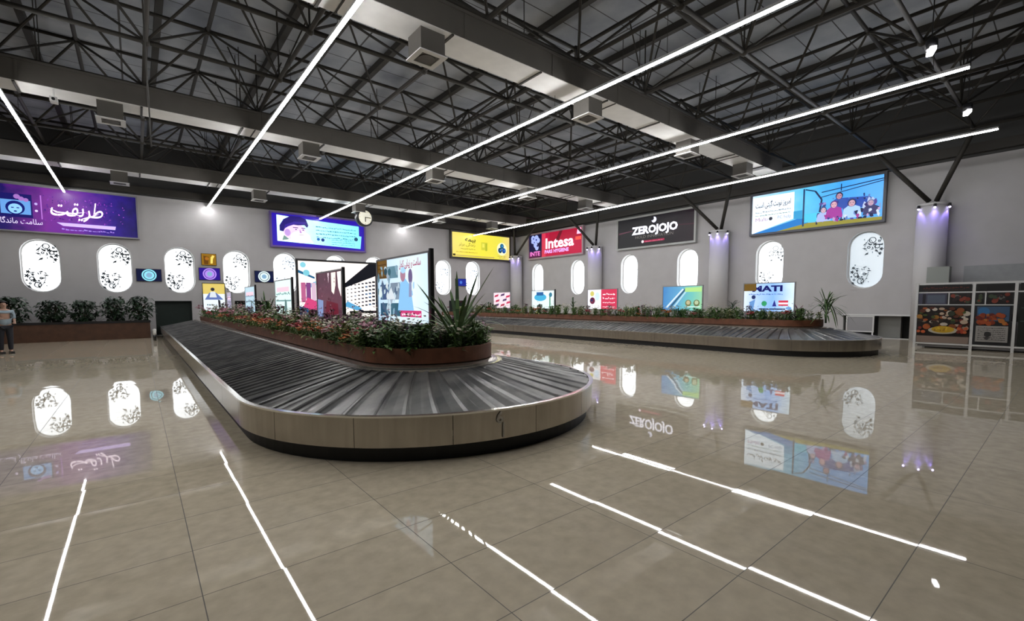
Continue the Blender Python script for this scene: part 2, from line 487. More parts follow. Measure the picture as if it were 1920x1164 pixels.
def motif_mesh(material, bold=1.0):
    """scrolls, rosettes and leaves, in two groups: upper right and lower left"""
    a = Art(0.0); rr = random.Random(4)
    def group(cx, cz, sx, sz):
        def P(u, v): return cx+sx*u, cz+sz*v
        for (u, v, r) in ((0.02,0.30,0.13),(0.20,0.02,0.09),(-0.10,0.0,0.06),(0.26,0.24,0.05)):
            x, z = P(u, v); a.ring(x, z, r, 0.020*bold, material, 16)
        for (u, v, r) in ((0.30,0.38,0.035),(0.34,-0.10,0.055),(0.30,-0.28,0.045),(0.12,0.12,0.05),(-0.02,0.12,0.03),(0.16,-0.16,0.035),(-0.20,0.20,0.02),(-0.26,0.34,0.018),(0.36,0.10,0.03),(0.24,-0.40,0.02),(-0.24,-0.06,0.02)):
            x, z = P(u, v)
            k = 5; pts = []
            for i in range(20):
                t = 2*pi*i/20; q = r*bold*(0.75+0.3*cos(k*t)); pts.append((x+q*cos(t), z+q*sin(t)))
            a.poly(pts, material)
        for i in range(14):
            u, v = rr.uniform(-.28,.36), rr.uniform(-.36,.42)
            x, z = P(u, v); t = rr.uniform(0, pi); L = rr.uniform(.03,.07)*bold; w = L*0.3
            a.poly([(x-L*cos(t), z-L*sin(t)), (x+w*sin(t), z-w*cos(t)), (x+L*cos(t), z+L*sin(t)), (x-w*sin(t), z+w*cos(t))], material)
        # stem
        pts = []
        prev = None
        for i in range(14):
            t = i/13; u = -0.25+0.6*t; v = 0.36*sin(t*5.2)*(1-0.3*t)
            x, z = P(u, v)
            if prev:
                dx, dz = x-prev[0], z-prev[1]; l = math.hypot(dx, dz) or 1; nx, nz = -dz/l*0.006*bold, dx/l*0.006*bold
                a.poly([(prev[0]-nx, prev[1]-nz), (x-nx, z-nz), (x+nx, z+nz), (prev[0]+nx, prev[1]+nz)], material)
            prev = (x, z)
    group(0.16, 3.92, 1, 1)
    group(-0.14, 2.78, -1, -1)
    return a
motif_me = {}
def window(idx, wall, c, z0, z1, pane, motif, bold):
    e = empty('window_%d' % idx, (c, YA, 0) if wall == 'A' else (XB, c, 0), 0 if wall == 'A' else -pi/2); struct(e)
    b = MB(); b.m(MT['white'])
    o = stadium(0, z0, z1, HW-0.001); i_ = stadium(0, z0+0.05, z1-0.05, HW-0.05)
    n = len(o); y = RD-0.03
    for k in range(n):
        k2 = (k+1) % n
        b.face([(o[k][0], y, o[k][1]), (o[k2][0], y, o[k2][1]), (i_[k2][0], y, i_[k2][1]), (i_[k][0], y, i_[k][1])])
        b.face([(i_[k][0], y, i_[k][1]), (i_[k2][0], y, i_[k2][1]), (i_[k2][0], RD, i_[k2][1]), (i_[k][0], RD, i_[k][1])])
    b.build('window_frame', e)
    b = MB(); b.m(pane); b.face([(x, RD, z) for x, z in stadium(0, z0, z1, HW-0.002)]); pn = b.build('pane', e)
    key = (motif.name, bold)
    if key not in motif_me:
        tmp = motif_mesh(motif, bold).build('floral_motif'); motif_me[key] = tmp.data; bpy.data.objects.remove(tmp)
    mo = bpy.data.objects.new('floral_motif', motif_me[key]); COL.objects.link(mo); mo.parent = pn; mo.location = (0, RD-0.004, z0-2.15)
k = 1
for i, h in enumerate(holesA):
    window(k, 'A', h[0], h[1], h[2], PA, MOTIF2 if i > 3 else MOTIF, 1.9 if i < 3 else 1.6); k += 1
for i, y in enumerate(WB):
    pane, mo, bo = (PA, MOTIF2, 0.6) if i < 4 else (PB, MOTIF, 1.2) if i == 4 else (PC, MOTIF, 1.5)
    window(k, 'B', y, 2.13, 4.58, pane, mo, bo); k += 1

# strip-curtain openings where the belts pass through the far wall
for i, (a0, a1) in enumerate(((0.72,2.25),(4.2,5.85),(14.25,15.8),(17.9,19.5))):
    e = empty('door_%d' % (i+1), ((a0+a1)/2, YA+0.3, 0)); struct(e)
    w = a1-a0
    b = MB(); b.m(MT['door_green'])
    n = 9
    for j in range(n):
        x0 = -w/2+w*j/n
        b.box(x0+0.004, x0+w/n+0.012, (j % 2)*0.012, (j % 2)*0.012+0.008, 0.02, 1.75)
    b.build('strip_curtain', e)

# ================================================================== COLUMNS
def column(y, x=24.0, r=0.47):
    b = MB(); b.m(MT['column']); n = 40
    b.tube((0,0,0), (0,0,5.2), r, n); b.tube((0,0,5.2), (0,0,5.3), r+0.02, n)
    o = b.build('column', loc=(x, y, 0))
    return o
NZ = 7.65
clab = {3.72: 'round plaster column nearest the food stand', 12.1: 'round plaster column between the black and blue billboards',
        20.6: 'round plaster column between the red and black billboards', 28.75: 'round plaster column in the room corner'}
for y in (3.72, 12.1, 20.6, 28.75):
    x = 24.0 if y < 28 else 23.9
    o = column(y, x); tag(o, clab[y], 'column', 'columns along the right wall')
    # raking struts carrying the roof
    for sgn, (tx, ty) in ((1, (23.1, {3.72:5.47, 12.1:14.0, 20.6:22.4, 28.75:28.05}[y])), (-1, (23.1, {3.72:2.64, 12.1:11.13, 20.6:19.6, 28.75:25.2}[y]))):
        b = MB(); b.m(MT['steel_dark']); b.tube((x-0.05, y+0.1*sgn, 5.40), (tx, ty, NZ-0.1), 0.085, 10); b.box(x-0.17, x+0.07, y+0.11*sgn-0.1, y+0.11*sgn+0.1, 5.305, 5.36)
        o = b.build('raking_strut')
        tag(o, 'dark strut leaning %s on the %s' % ('away' if sgn > 0 else 'nearer', clab[y]), 'strut', 'raking roof struts')
    # three small violet uplight spots round the column head
    for a in (195, 140, 250):
        ax, ay = x+(0.47+0.07)*cos(radians(a)), y+(0.47+0.07)*sin(radians(a))
        e = empty('column_spotlight', (ax, ay, 5.1))
        pos = {195:'middle', 140:'left', 250:'right'}[a]
        tag(e, '%s violet spotlight on the %s' % (pos, clab[y]), 'spotlight', 'violet spots on the columns')
        b = MB(); b.m(MT['black']); b.tube((0,0,0.02),(0,0,0.14),0.045,12); b.tube((0,0,0.08),(-0.1*cos(radians(a)),-0.1*sin(radians(a)),0.08),0.012,6); b.build('lamp_body', e)
        b = MB(); b.m(MT['glow_violet']); b.ball((0,0,0.0),0.035,2); b.build('lens', e)
        ld = bpy.data.lights.new('spot_beam','SPOT'); ld.energy = 6; ld.color = (0.30,0.20,1.0); ld.spot_size = radians(110); ld.spot_blend = 0.8; ld.shadow_soft_size = 0.03
        lo = bpy.data.objects.new('spot_beam', ld); COL.objects.link(lo); lo.parent = e; lo.location = (0,0,-0.05)

# ================================================================== ROOF: space frame
MOD = 2.83
NX = [0.47+MOD*i for i in range(-3, 9)]
NX = [x for x in NX if x < 23.5]
NY = [-3.02+MOD*i for i in range(0, 12)]
NY = [y for y in NY if y < 29]
UZ = 9.0
fr = empty('space_frame', (8, 12, NZ)); tag(fr, 'dark steel space frame roof truss spanning the whole hall', 'roof truss')
inv = Vector((-8, -12, -NZ))
def fpart(name, mb): return mb.build(name, fr, loc=inv)
def P(x, y, z): return (x, y, z)
for y in NY:
    b = MB(); b.m(MT['steel_dark']); b.tube((NX[0],y,NZ),(NX[-1],y,NZ),0.055,8); fpart('lower_chord', b)
for x in NX:
    b = MB(); b.m(MT['steel_dark']); b.tube((x,NY[0],NZ),(x,NY[-1],NZ),0.05,8); fpart('lower_chord', b)
UX = [x+MOD/2 for x in NX[:-1]]; UY = [y+MOD/2 for y in NY[:-1]]
for y in UY:
    b = MB(); b.m(MT['steel_dark']); b.tube((UX[0],y,UZ),(UX[-1],y,UZ),0.05,8); fpart('upper_chord', b)
for x in UX:
    b = MB(); b.m(MT['steel_dark']); b.tube((x,UY[0],UZ),(x,UY[-1],UZ),0.05,8); fpart('upper_chord', b)
diag = []
for x in UX:
    for y in UY:
        for dx in (-1, 1):
            for dy in (-1, 1):
                diag.append(((x,y,UZ),(x+dx*MOD/2,y+dy*MOD/2,NZ)))
def vis(p):
    v = Vector(p)-Vector((0,0,1.6)); d = v.dot(fwd)
    if d < 1: return 999
    a = abs(v.dot(r2)/d)
    return v.length if a < 1.15 and v.dot(u2)/d < 0.78 else 900+v.length
diag.sort(key=lambda q: vis([(q[0][i]+q[1][i])/2 for i in range(3)]))
for q in diag[:100]:
    b = MB(); b.m(MT['steel_dark']); b.tube(q[0], q[1], 0.032, 6); fpart('diagonal', b)
b = MB(); b.m(MT['steel_dark'])
for q in diag[100:]: b.tube(q[0], q[1], 0.032, 6)
o = fpart('diagonal', b); o['kind'] = 'stuff'
# secondary bracing seen as fans of thin rods between the layers
b = MB(); b.m(MT['steel_dark'])
for i, x in enumerate(NX[:-1]):
    for y in NY:
        if i % 3 == 1:
            b.tube((x,y,NZ),(x,y,ZD),0.022,5)
            b.tube((x,y,NZ),(x+0.75,y,ZD),0.02,5); b.tube((x,y,NZ),(x-0.75,y,ZD),0.02,5)
o = fpart('bracing_rods', b); o['kind'] = 'stuff'
nodes = sorted([(x,y,NZ) for x in NX for y in NY] + [(x,y,UZ) for x in UX for y in UY], key=vis)
for q in nodes[:100]:
    b = MB(); b.m(MT['steel_dark']); b.ball(q, 0.10, 2); fpart('node', b)
b = MB(); b.m(MT['steel_dark'])
for q in nodes[100:]: b.ball(q, 0.10, 1)
o = fpart('node', b); o['kind'] = 'stuff'
# purlins under the deck
k = 0
for i in range(-4, 7):
    x = 6.5+MOD*i
    if x < XL+0.5 or x > XB-0.3: continue
    b = MB(); b.m(MT['steel_dark']); b.box(-0.08,0.08,YF+0.05,YA-0.05,ZD-0.20,ZD)
    o = b.build('roof_purlin', loc=(x,0,0)); k += 1
    tag(o, 'dark roof purlin running to the far wall, %s from the left' % ['leftmost','second','third','fourth','fifth','sixth','seventh','eighth','ninth','tenth','eleventh'][k-1], 'purlin', 'roof purlins')
# beam along the right wall head and far wall head
b = MB(); b.m(MT['steel_dark']); b.box(-0.12,0.12,YF+0.1,YA-0.1,7.0,7.35); struct(b.build('trim_6', loc=(XB-0.14,0,0)))
b = MB(); b.m(MT['steel_dark']); b.box(XL+0.1,XB-0.4,-0.12,0.12,6.95,7.3); struct(b.build('trim_7', loc=(0,YA-0.14,0)))

# ================================================================== DUCTS with ceiling diffusers
DZ = 7.0
dn = {8.25:'nearest', 16.5:'middle', 24.85:'farthest'}
for y in (8.25, 16.5, 24.85):
    e = empty('air_duct', (8, y+0.4, DZ)); tag(e, 'long dark rectangular air duct under the roof, %s of the three' % dn[y], 'air duct', 'air ducts across the hall')
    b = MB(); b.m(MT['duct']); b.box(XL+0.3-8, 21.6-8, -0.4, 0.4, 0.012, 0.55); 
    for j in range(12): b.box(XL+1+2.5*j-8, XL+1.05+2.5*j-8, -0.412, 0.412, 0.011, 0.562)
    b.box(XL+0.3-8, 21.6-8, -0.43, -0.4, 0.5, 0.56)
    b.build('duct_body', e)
    b = MB(); b.m(MT['soffit']); b.box(XL+0.3-8, 21.6-8, -0.385, 0.40, 0.0, 0.012); b.build('lit_underside', e)  # duct underside as a pale sheet, its brightness painted in
    for j in range(13):
        x = -7.2+2.42*j+0.3
        if x > 21.4: break
        b = MB(); b.m(MT['steel_dark']); b.box(x-8, x-8+0.05, -0.40, 0.42, -0.03, 0.0); b.build('bracket', e)
        if j % 3 == 1: b = MB(); b.m(MT['steel_dark']); b.box(x-8+0.35, x-8+0.38, -0.40, 0.42, -0.02, 0.0); b.build('bracket', e)
    for j in range(12):
        x = -6+4.4*(j//2)-8; q = 0.3*(-1)**j
        b = MB(); b.m(MT['steel_dark']); b.tube((x,q,0.5),(x,q,ZD-DZ),0.012,5); b.build('hanger_rod', e)
    for j, x in enumerate((-5.4, -0.28, 4.85, 9.75, 14.8, 18.9)):
        if x < -3: continue
        d = empty('ceiling_diffuser', (x, y+0.42, DZ-0.45))
        nm = {1:'first',2:'second',3:'third',4:'fourth',5:'fifth'}[j]
        tag(d, 'square air diffuser box below the %s duct, %s from the left' % (dn[y], nm), 'air diffuser', 'diffusers under the ducts')
        b = MB(); b.m(MT['duct']); b.box(-0.27,0.27,-0.27,0.27,0.02,0.45); b.build('diffuser_box', d)
        b = MB(); b.m(MT['white'])
        b.box(-0.31,0.31,-0.31,-0.2,0,0.02); b.box(-0.31,0.31,0.2,0.31,0,0.02); b.box(-0.31,-0.2,-0.2,0.2,0,0.02); b.box(0.2,0.31,-0.2,0.2,0,0.02)
        dfm = b.build('diffuser_frame', d)
        b = MB(); b.m(MT['duct']); b.tube((0,0,0.005),(0,0,0.02),0.17,20); b.build('swirl_outlet', dfm)

# ================================================================== LED strips
LX = [-2.26, 3.15, 8.78, 14.25, 19.95]
LN = ['leftmost, ending over the purple billboard', 'second from left, ending on bare wall', 'middle one, over the portrait billboard', 'fourth from left, ending on bare wall', 'rightmost, over the yellow billboard']
for i, x in enumerate(LX):
    y1 = YA-0.06 if i in (1, 3) else YA-0.3
    e = empty('linear_light', (x, 1.75, 6.6)); tag(e, 'long white glowing ceiling light strip, ' + LN[i], 'light strip', 'ceiling light strips')
    L = y1-1.75
    b = MB(); b.m(MT['led_body']); b.box(-0.04,0.04,0,L,0.045,0.10); b.build('profile', e)
    b = MB(); b.m(MT['led']); b.box(-0.026,0.026,0.005,L-0.005,0.012,0.044); b.build('diffuser', e)
    b = MB(); b.m(MT['steel_dark'])
    for j in range(9): yy = 0.6+3.3*j; b.tube((0,yy,0.1),(0,yy,NZ-6.6),0.006,4)
    b.build('hanging_wires', e)
for n_, (x, y, z) in enumerate(((12.75, 2.15, 6.6), (17.6, 2.15, 6.6))):
    e = empty('track_spotlight', (x, y, z), radians(20)); tag(e, ['white spotlight hanging above the upper right light strip', 'small white spotlight hanging above the rightmost light strip end'][n_], 'spotlight', 'white spots in the dark right side')
    b = MB(); b.m(MT['black']); b.tube((0,0,0.07),(0,0,0.25),0.1,14); b.build('lamp_body', e)
    b = MB(); b.m(MT['black']); b.tube((0,0,0.25),(0,0,ZD-6.6),0.012,6); b.build('drop_rod', e)
    b = MB(); b.m(MT['glow_white']); b.box(-0.16,0.16,-0.05,0.05,0.0,0.07); b.build('lens', e)
# thin drop cable
b = MB(); b.m(MT['steel_dark']); b.tube((0,0,0),(0,0,5.0),0.012,6)
o = b.build('hanging_cable', loc=(0.35, 10.6, 4.4)); tag(o, 'thin dark cable hanging straight down from the roof on the left', 'cable')
# small white camera on the middle duct
e = empty('security_camera', (-1.35, 16.6, 6.72)); tag(e, 'small white security camera under the middle duct at far left', 'camera')
b = MB(); b.m(MT['white']); b.box(-0.07,0.07,-0.16,0.1,-0.05,0.06); b.build('camera_body', e)
b = MB(); b.m(MT['white']); b.tube((0,0,0.06),(0,0,0.28),0.02,8); b.build('mount', e)
b = MB(); b.m(MT['black']); b.tube((0,-0.16,0),(0,-0.19,0),0.035,12); b.build('lens', e)

# ================================================================== CLOCK
e = empty('hanging_clock', (10.0, 25.2, 6.3), radians(8)); tag(e, 'round black-rimmed wall clock with cream dial hanging above the portrait billboard', 'clock')
b = MB(); b.m(MT['black']); b.tube((0,-0.14,0),(0,0.14,0),0.48,36); b.build('case', e)
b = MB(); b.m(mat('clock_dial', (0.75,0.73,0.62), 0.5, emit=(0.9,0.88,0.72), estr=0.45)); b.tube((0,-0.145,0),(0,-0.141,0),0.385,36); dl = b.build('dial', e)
b = MB(); b.m(MT['black']); b.box(-0.025,0.025,-0.16,-0.15,-0.24,0.03); b.build('hour_hand', dl)
b = MB(); b.m(MT['black']); b.box(-0.03,0.31,-0.17,-0.16,-0.02,0.02); b.build('minute_hand', dl)
b = MB(); b.m(MT['black'])
for i in range(12):
    a = i*pi/6; b.box(0.33*cos(a)-0.014,0.33*cos(a)+0.014,-0.15,-0.146,0.33*sin(a)-0.014,0.33*sin(a)+0.014)
b.build('hour_marks', dl)
b = MB(); b.m(MT['white']); b.tube((0,0,0.46),(0,0,0.72),0.02,8); b.build('hanger', e)

# ================================================================== WALL BILLBOARDS
def board(name, wall, c0, c1, z0, z1, label, art, frame=MT['grey_frame'], fw=0.07, depth=0.22, group='billboards high on the walls'):
    """art(a, w, h) draws in local coordinates 0..w, 0..h"""
    w, h = abs(c1-c0), z1-z0
    if wall == 'A': e = empty(name, (min(c0,c1), YA-depth, z0), 0)
    else: e = empty(name, (XB-depth, max(c0,c1), z0), -pi/2)
    tag(e, label, 'billboard', group)
    b = MB(); b.m(frame)
    b.box(0,w,0,depth-0.005,0,fw); b.box(0,w,0,depth-0.005,h-fw,h); b.box(0,fw,0,depth-0.005,fw,h-fw); b.box(w-fw,w,0,depth-0.005,fw,h-fw)
    b.build('frame', e)
    a = Art(0.06); art(a, w, h, fw); a.build('poster', e)
    return e

def grad_em(name, cols, s, axis='X', w=1.0, noise=0.0, nscale=1.5):
    """printed picture whose colours run across it, lit from behind"""
    m = mat(name, (0.02,0.02,0.02), 0.4, spec=0.25)
    nt = m.node_tree; bs = nt.nodes['Principled BSDF']
    tc = nt.nodes.new('ShaderNodeTexCoord'); sp = nt.nodes.new('ShaderNodeSeparateXYZ'); nt.links.new(tc.outputs['Object'], sp.inputs[0])
    d = nt.nodes.new('ShaderNodeMath'); d.operation = 'DIVIDE'; d.inputs[1].default_value = w
    nt.links.new(sp.outputs[axis], d.inputs[0])
    out = d.outputs[0]
    if noise:
        n = nt.nodes.new('ShaderNodeTexNoise'); n.inputs['Scale'].default_value = nscale; n.inputs['Detail'].default_value = 6
        nt.links.new(tc.outputs['Object'], n.inputs['Vector'])
        ma = nt.nodes.new('ShaderNodeMath'); ma.operation = 'MULTIPLY_ADD'; ma.inputs[1].default_value = noise; nt.links.new(n.outputs['Fac'], ma.inputs[0])
        sb = nt.nodes.new('ShaderNodeMath'); sb.operation = 'SUBTRACT'; sb.inputs[1].default_value = noise*0.5
        nt.links.new(out, sb.inputs[0]); nt.links.new(sb.outputs[0], ma.inputs[2]); out = ma.outputs[0]
    r = nt.nodes.new('ShaderNodeValToRGB'); els = r.color_ramp.elements
    els[0].position = cols[0][0]; els[0].color = (*lin(cols[0][1]), 1)
    els[1].position = cols[-1][0]; els[1].color = (*lin(cols[-1][1]), 1)
    for p, c in cols[1:-1]: q = els.new(p); q.color = (*lin(c), 1)
    nt.links.new(out, r.inputs['Fac'])
    nt.links.new(r.outputs['Color'], bs.inputs['Emission Color']); bs.inputs['Emission Strength'].default_value = s
    return m

def art_purple(a, w, h, f):
    bg = grad_em('purple_print', [(0,'#0c0650'),(0.30,'#180a60'),(0.52,'#7a2498'),(0.68,'#6c24a0'),(0.84,'#2c1088'),(1,'#0c0650')], 1.0, 'X', w, 0.25, 2.5)
    a.rect(f, w-f, f, h-f, bg)
    w0 = w-4.6   # the part inside the picture starts here
    # framed cameo on the left
    x = w0
    a.rect(x-0.8, x+1.0, 0.62, 1.62, em('#1c1a6e', 0.8))
    a.rect(x+0.05, x+0.95, 0.75, 1.35, em('#6aa4e8', 1.0))
    a.disc(x+0.48, 1.02, 0.29, em('#0f1a70', 1.0)); a.disc(x+0.48, 0.98, 0.21, em('#8cc6ff', 1.2))
    a.rect(x+0.36, x+0.44, 1.0, 1.04, em('#0f1a70', 1.0)); a.rect(x+0.52, x+0.60, 1.0, 1.04, em('#0f1a70', 1.0)); a.disc(x+0.48, 0.87, 0.05, em('#0f1a70', 1.0), 0.03)
    for (dx, dz, r) in ((0.55,1.50,0.10),(0.68,1.42,0.09),(0.82,1.38,0.08)): a.disc(x+dx, dz, r, em('#b07ad0', 0.9))
    a.disc(x+1.12, 1.25, 0.05, em('#c9b8ff', 1.0)); a.disc(x+1.12, 0.95, 0.05, em('#e9d8ff', 1.0)); a.disc(x-0.15, 1.0, 0.05, em('#e9d8ff', 1.0))
    a.rect(x+1.26, x+1.30, 0.60, 1.64, em('#c07ae0', 0.9))
    # scattered birds
    a.clutter(x+1.35, w-0.9, 0.45, 1.65, 90, ['#8a38b8','#5a2098','#a850c8','#3c1888','#7028a8'], 0.035, 31, 0.9)
    rr = random.Random(3)
    for i in range(60):
        px, pz = x+rr.uniform(1.6, 4.3), rr.uniform(0.55, 1.6)
        a.poly([(px,pz),(px+rr.uniform(.03,.09),pz+rr.uniform(-.02,.05)),(px+rr.uniform(.0,.04),pz+rr.uniform(.03,.07))], em('#35127c', 0.7) if i % 2 else em('#b65ad6', 0.9))
    a.text(fa('طریقت'), x+2.45, 0.82, 0.95, em('#ffe9ff', 1.6), width=1.75, bold=0.004, shear=0.25)
    a.poly([(x+1.55,1.10),(x+1.75,0.93),(x+2.3,0.92),(x+2.75,1.05),(x+2.3,0.97),(x+1.8,0.98)], em('#ffe9ff',1.5)); a.poly([(x+2.55,0.72),(x+2.75,0.74),(x+3.2,1.02),(x+2.7,0.80)], em('#ffe9ff',1.5))
    a.text(fa('سلامت ماندگار است'), x+0.35, 0.33, 0.32, em('#e8dcff', 1.2), width=1.9)
    a.poly([(x+1.75,0.50),(x+3.75,0.50),(x+3.72,0.34),(x+1.95,0.36)], em('#cdb4ff', 1.2))
    a.scribble(x+1.9, x+3.7, 0.19, 0.08, em('#a98ae8', 1.0), seed=5)
board('billboard', 'A', -6.2, 0.28, 4.75, 6.80, 'wide purple backlit billboard with white Persian lettering on the far wall', art_purple, fw=0.06)

def art_portrait(a, w, h, f):
    a.rect(f, w-f, f, h-f, em('#2a12a8', 1.1))
    bg = grad_em('cyan_print', [(0,'#d8f4ff'),(0.3,'#c8f2ff'),(0.6,'#9ce8f8'),(1,'#74def0')], 1.5, 'X', w, 0.3, 2.0)
    a.poly([(0.36,0.36),(w-0.34,0.22),(w-0.26,1.0),(w-0.42,1.02),(w-0.42,1.62),(2.2,1.72),(0.36,1.84)], bg)
    # bearded man in a dark turban
    a.poly([(0.40,0.38),(0.55,0.75),(0.95,0.9),(2.0,0.78),(2.35,0.38)], em('#e6f2ea', 1.4))
    a.poly([(0.62,0.42),(0.72,0.72),(1.0,0.5)], em('#7b9d96', 1.0))
    a.poly(circ(1.28, 0.98, 0.62, 0.50, 24), em('#e8c8ee', 1.3))
    a.poly(circ(1.62, 0.66, 0.55, 0.34, 24), em('#f6f8ee', 1.5))
    a.poly(circ(0.92, 0.88, 0.16, 0.20, 14), em('#c39be0', 1.1))
    a.poly([(0.50,0.95),(0.50,1.25),(0.72,1.62),(1.1,1.84),(1.6,1.86),(1.95,1.72),(2.08,1.38),(2.0,1.24),(1.85,1.38),(1.5,1.34),(1.15,1.36),(0.82,1.18),(0.70,0.92)], em('#23107a', 0.9))
    a.poly([(0.72,1.05),(0.95,1.22),(1.35,1.40),(1.9,1.44),(1.95,1.56),(1.3,1.54),(0.8,1.32)], em('#3a22a0', 0.9))
    a.rect(1.22, 1.50, 1.17, 1.215, em('#6a4a90', 0.8)); a.rect(1.68, 1.90, 1.17, 1.215, em('#5a3a86', 0.8))
    a.disc(1.38, 1.09, 0.05, em('#4a3080', 0.8), 0.03); a.disc(1.78, 1.09, 0.05, em('#4a3080', 0.8), 0.03)
    a.poly([(1.58,1.12),(1.72,0.90),(1.56,0.90)], em('#c79adc', 1.0)); a.rect(1.45, 1.82, 0.78, 0.81, em('#b79ac0', 0.9))
    for j in range(4): a.scribble(2.5, w-0.6, 1.32-0.2*j, 0.09, em('#4fa0b8', 0.9), seed=20+j)
    a.disc(2.62, 0.62, 0.09, em('#2a70b8', 1.0)); a.disc(2.88, 0.60, 0.10, em('#1a3c8c', 0.9))
    for j in range(3): a.scribble(3.4, w-0.7, 0.62-0.13*j, 0.07, em('#58b8c8', 0.9), seed=30+j)
    a.disc(w-0.62, 0.80, 0.12, em('#1f5a80', 0.8))
board('billboard', 'A', 6.08, 11.62, 4.82, 6.84, 'wide blue backlit billboard with a bearded man in a dark turban beside cyan text', art_portrait, frame=mat('violet_frame', (0.16,0.10,0.34), 0.4), fw=0.10)

def art_yellow(a, w, h, f):
    bg = grad_em('yellow_print', [(0,'#ecd870'),(0.25,'#f0e050'),(0.5,'#f2e23e'),(0.8,'#e6dc4c'),(1,'#e8cf88')], 1.15, 'X', w, 0.2, 2.0)
    a.rect(f, w-f, f, h-f, bg)
    a.text(fa('بیمه'), 1.75, 1.32, 0.42, em('#2c2a10', 0.4), width=0.95, bold=0.01)
    a.text(fa('زندگی برتر'), 1.45, 0.98, 0.30, em('#6a641c', 0.8), width=1.45)
    a.scribble(0.9, 2.2, 0.72, 0.08, em('#9a941e', 0.9), seed=8)
    a.scribble(0.5, 2.4, 0.48, 0.07, em('#b08a14', 0.9), seed=9)
    a.rect(0.2, 0.42, 0.20, 0.34, em('#4a3c08', 0.6)); a.rect(0.45, 4.0, 0.20, 0.27, em('#c9b068', 0.9))
    a.rect(2.75, 3.35, 0.75, 1.35, em('#d2d040', 1.0)); a.rect(2.85, 3.05, 0.95, 1.25, em('#e6e05a', 1.1)); a.rect(3.15, 3.28, 0.7, 1.28, em('#bcc035', 0.9))
    cx, cz = w-0.88, 0.95
    a.disc(cx, cz, 0.50, em('#e8ecc0', 1.2))
    for t, c in ((90,'#1f6a8a'),(210,'#103a5c'),(330,'#1c4ea8')):
        x, z = cx+0.22*cos(radians(t)), cz+0.22*sin(radians(t)); a.disc(x, z, 0.19, em(c, 0.9), 0.21); a.disc(x+0.03, z+0.02, 0.08, em('#3f88d8', 1.0))
    a.scribble(cx-0.45, cx+0.45, 0.36, 0.07, em('#b0943a', 0.8), seed=10); a.scribble(cx-0.3, cx+0.35, 0.24, 0.07, em('#b0943a', 0.8), seed=11)
board('billboard', 'A', 17.98, 23.62, 4.86, 6.90, 'yellow backlit billboard with a blue three-lobed emblem on the far wall', art_yellow, frame=mat('dark_bronze_frame', (0.05,0.045,0.04), 0.5), fw=0.12)

def art_intesa(a, w, h, f):
    a.rect(f, w-f, f, h-f, em('#c00f42', 1.0))
    a.rect(f, 1.55, f, h-f, em('#12124a', 0.7))
    a.rect(f, 1.55, f, 0.55, em('#5a1048', 0.8))
    for (x,z,r) in ((0.55,1.62,0.22),(0.95,1.60,0.24),(0.75,1.38,0.24),(1.15,1.42,0.2),(0.5,1.38,0.15),(0.85,1.10,0.22),(1.0,0.88,0.2)): a.disc(x, z, r, em('#a8b8f0', 1.1))
    a.disc(0.62, 1.60, 0.07, em('#2a3aa0', 0.9)); a.disc(0.95, 1.48, 0.08, em('#2a3aa0', 0.9)); a.disc(0.72, 1.30, 0.06, em('#2a3aa0', 0.9)); a.disc(1.08, 1.02, 0.09, em('#2a2a6a', 0.8))
    a.text('INTE', 0.80, 0.28, 0.45, em('#e87ac8', 1.2), width=1.15, bold=0.015)
    a.rect(1.58, 2.0, f, h-f, em('#d83a55', 1.0)); a.rect(2.4, w-0.2, 1.15, 1.85, em('#b80838', 0.9))
    a.poly([(3.0,1.2),(3.5,1.9),(3.8,1.9),(3.4,1.2)], em('#7a0626', 0.7))
    a.text('Intesa', 3.45, 0.72, 1.05, em('#ffe4f4', 1.5), width=2.9, bold=0.03)
    a.text('PARS HYGIENE', 3.15, 0.36, 0.34, em('#e0b0ff', 1.2), width=2.5, bold=0.015)
    a.poly([(w-0.62,1.45),(w-0.2,1.45),(w-0.2,1.85),(w-0.55,1.85)], em('#ffc4e8', 1.3))
    a.rect(w-0.75, w-0.2, 1.05, 1.28, em('#f05a4a', 1.0))
board('billboard', 'B', 27.65, 21.85, 4.92, 6.92, 'red backlit billboard reading Intesa on the right wall by the corner', art_intesa, frame=mat('mauve_frame', (0.42,0.32,0.36), 0.4), fw=0.12)

def art_zero(a, w, h, f):
    bg = grad_em('black_print', [(0,'#0c0a18'),(0.5,'#0e0a18'),(0.75,'#1e1020'),(1,'#2a1226')], 0.45, 'X', w, 0.5, 2.0)
    a.rect(f, w-f, f, h-f, bg)
    a.poly([(0.15,0.98),(1.2,1.10),(1.2,1.14),(0.15,1.08)], em('#7a4a5c', 0.6)); a.poly([(4.1,1.1),(w-0.15,1.02),(w-0.15,1.08),(4.1,1.14)], em('#5a3040', 0.5))
    a.disc(2.72, 1.62, 0.17, em('#e8e8ff', 1.3)); a.disc(2.60, 1.70, 0.12, em('#0e0a18', 0.8))
    a.text('ZEROJOJO', 2.72, 0.88, 0.62, em('#f2f0ff', 1.8), width=3.15, bold=0.025)
    a.text('HOLD INNOVATION', 2.72, 0.60, 0.25, em('#8a8480', 0.7), width=2.6)
    a.rect(2.05, 3.45, 0.33, 0.45, em('#a8204a', 0.9)); a.disc(1.95, 0.39, 0.085, em('#ffe4f0', 1.4)); a.scribble(2.15, 3.35, 0.36, 0.05, em('#e8809c', 1.0), seed=12)
board('billboard', 'B', 18.98, 13.55, 4.88, 6.86, 'black backlit billboard reading ZEROJOJO in white letters', art_zero, frame=mat('pale_grey_frame', (0.42,0.43,0.42), 0.4), fw=0.11)

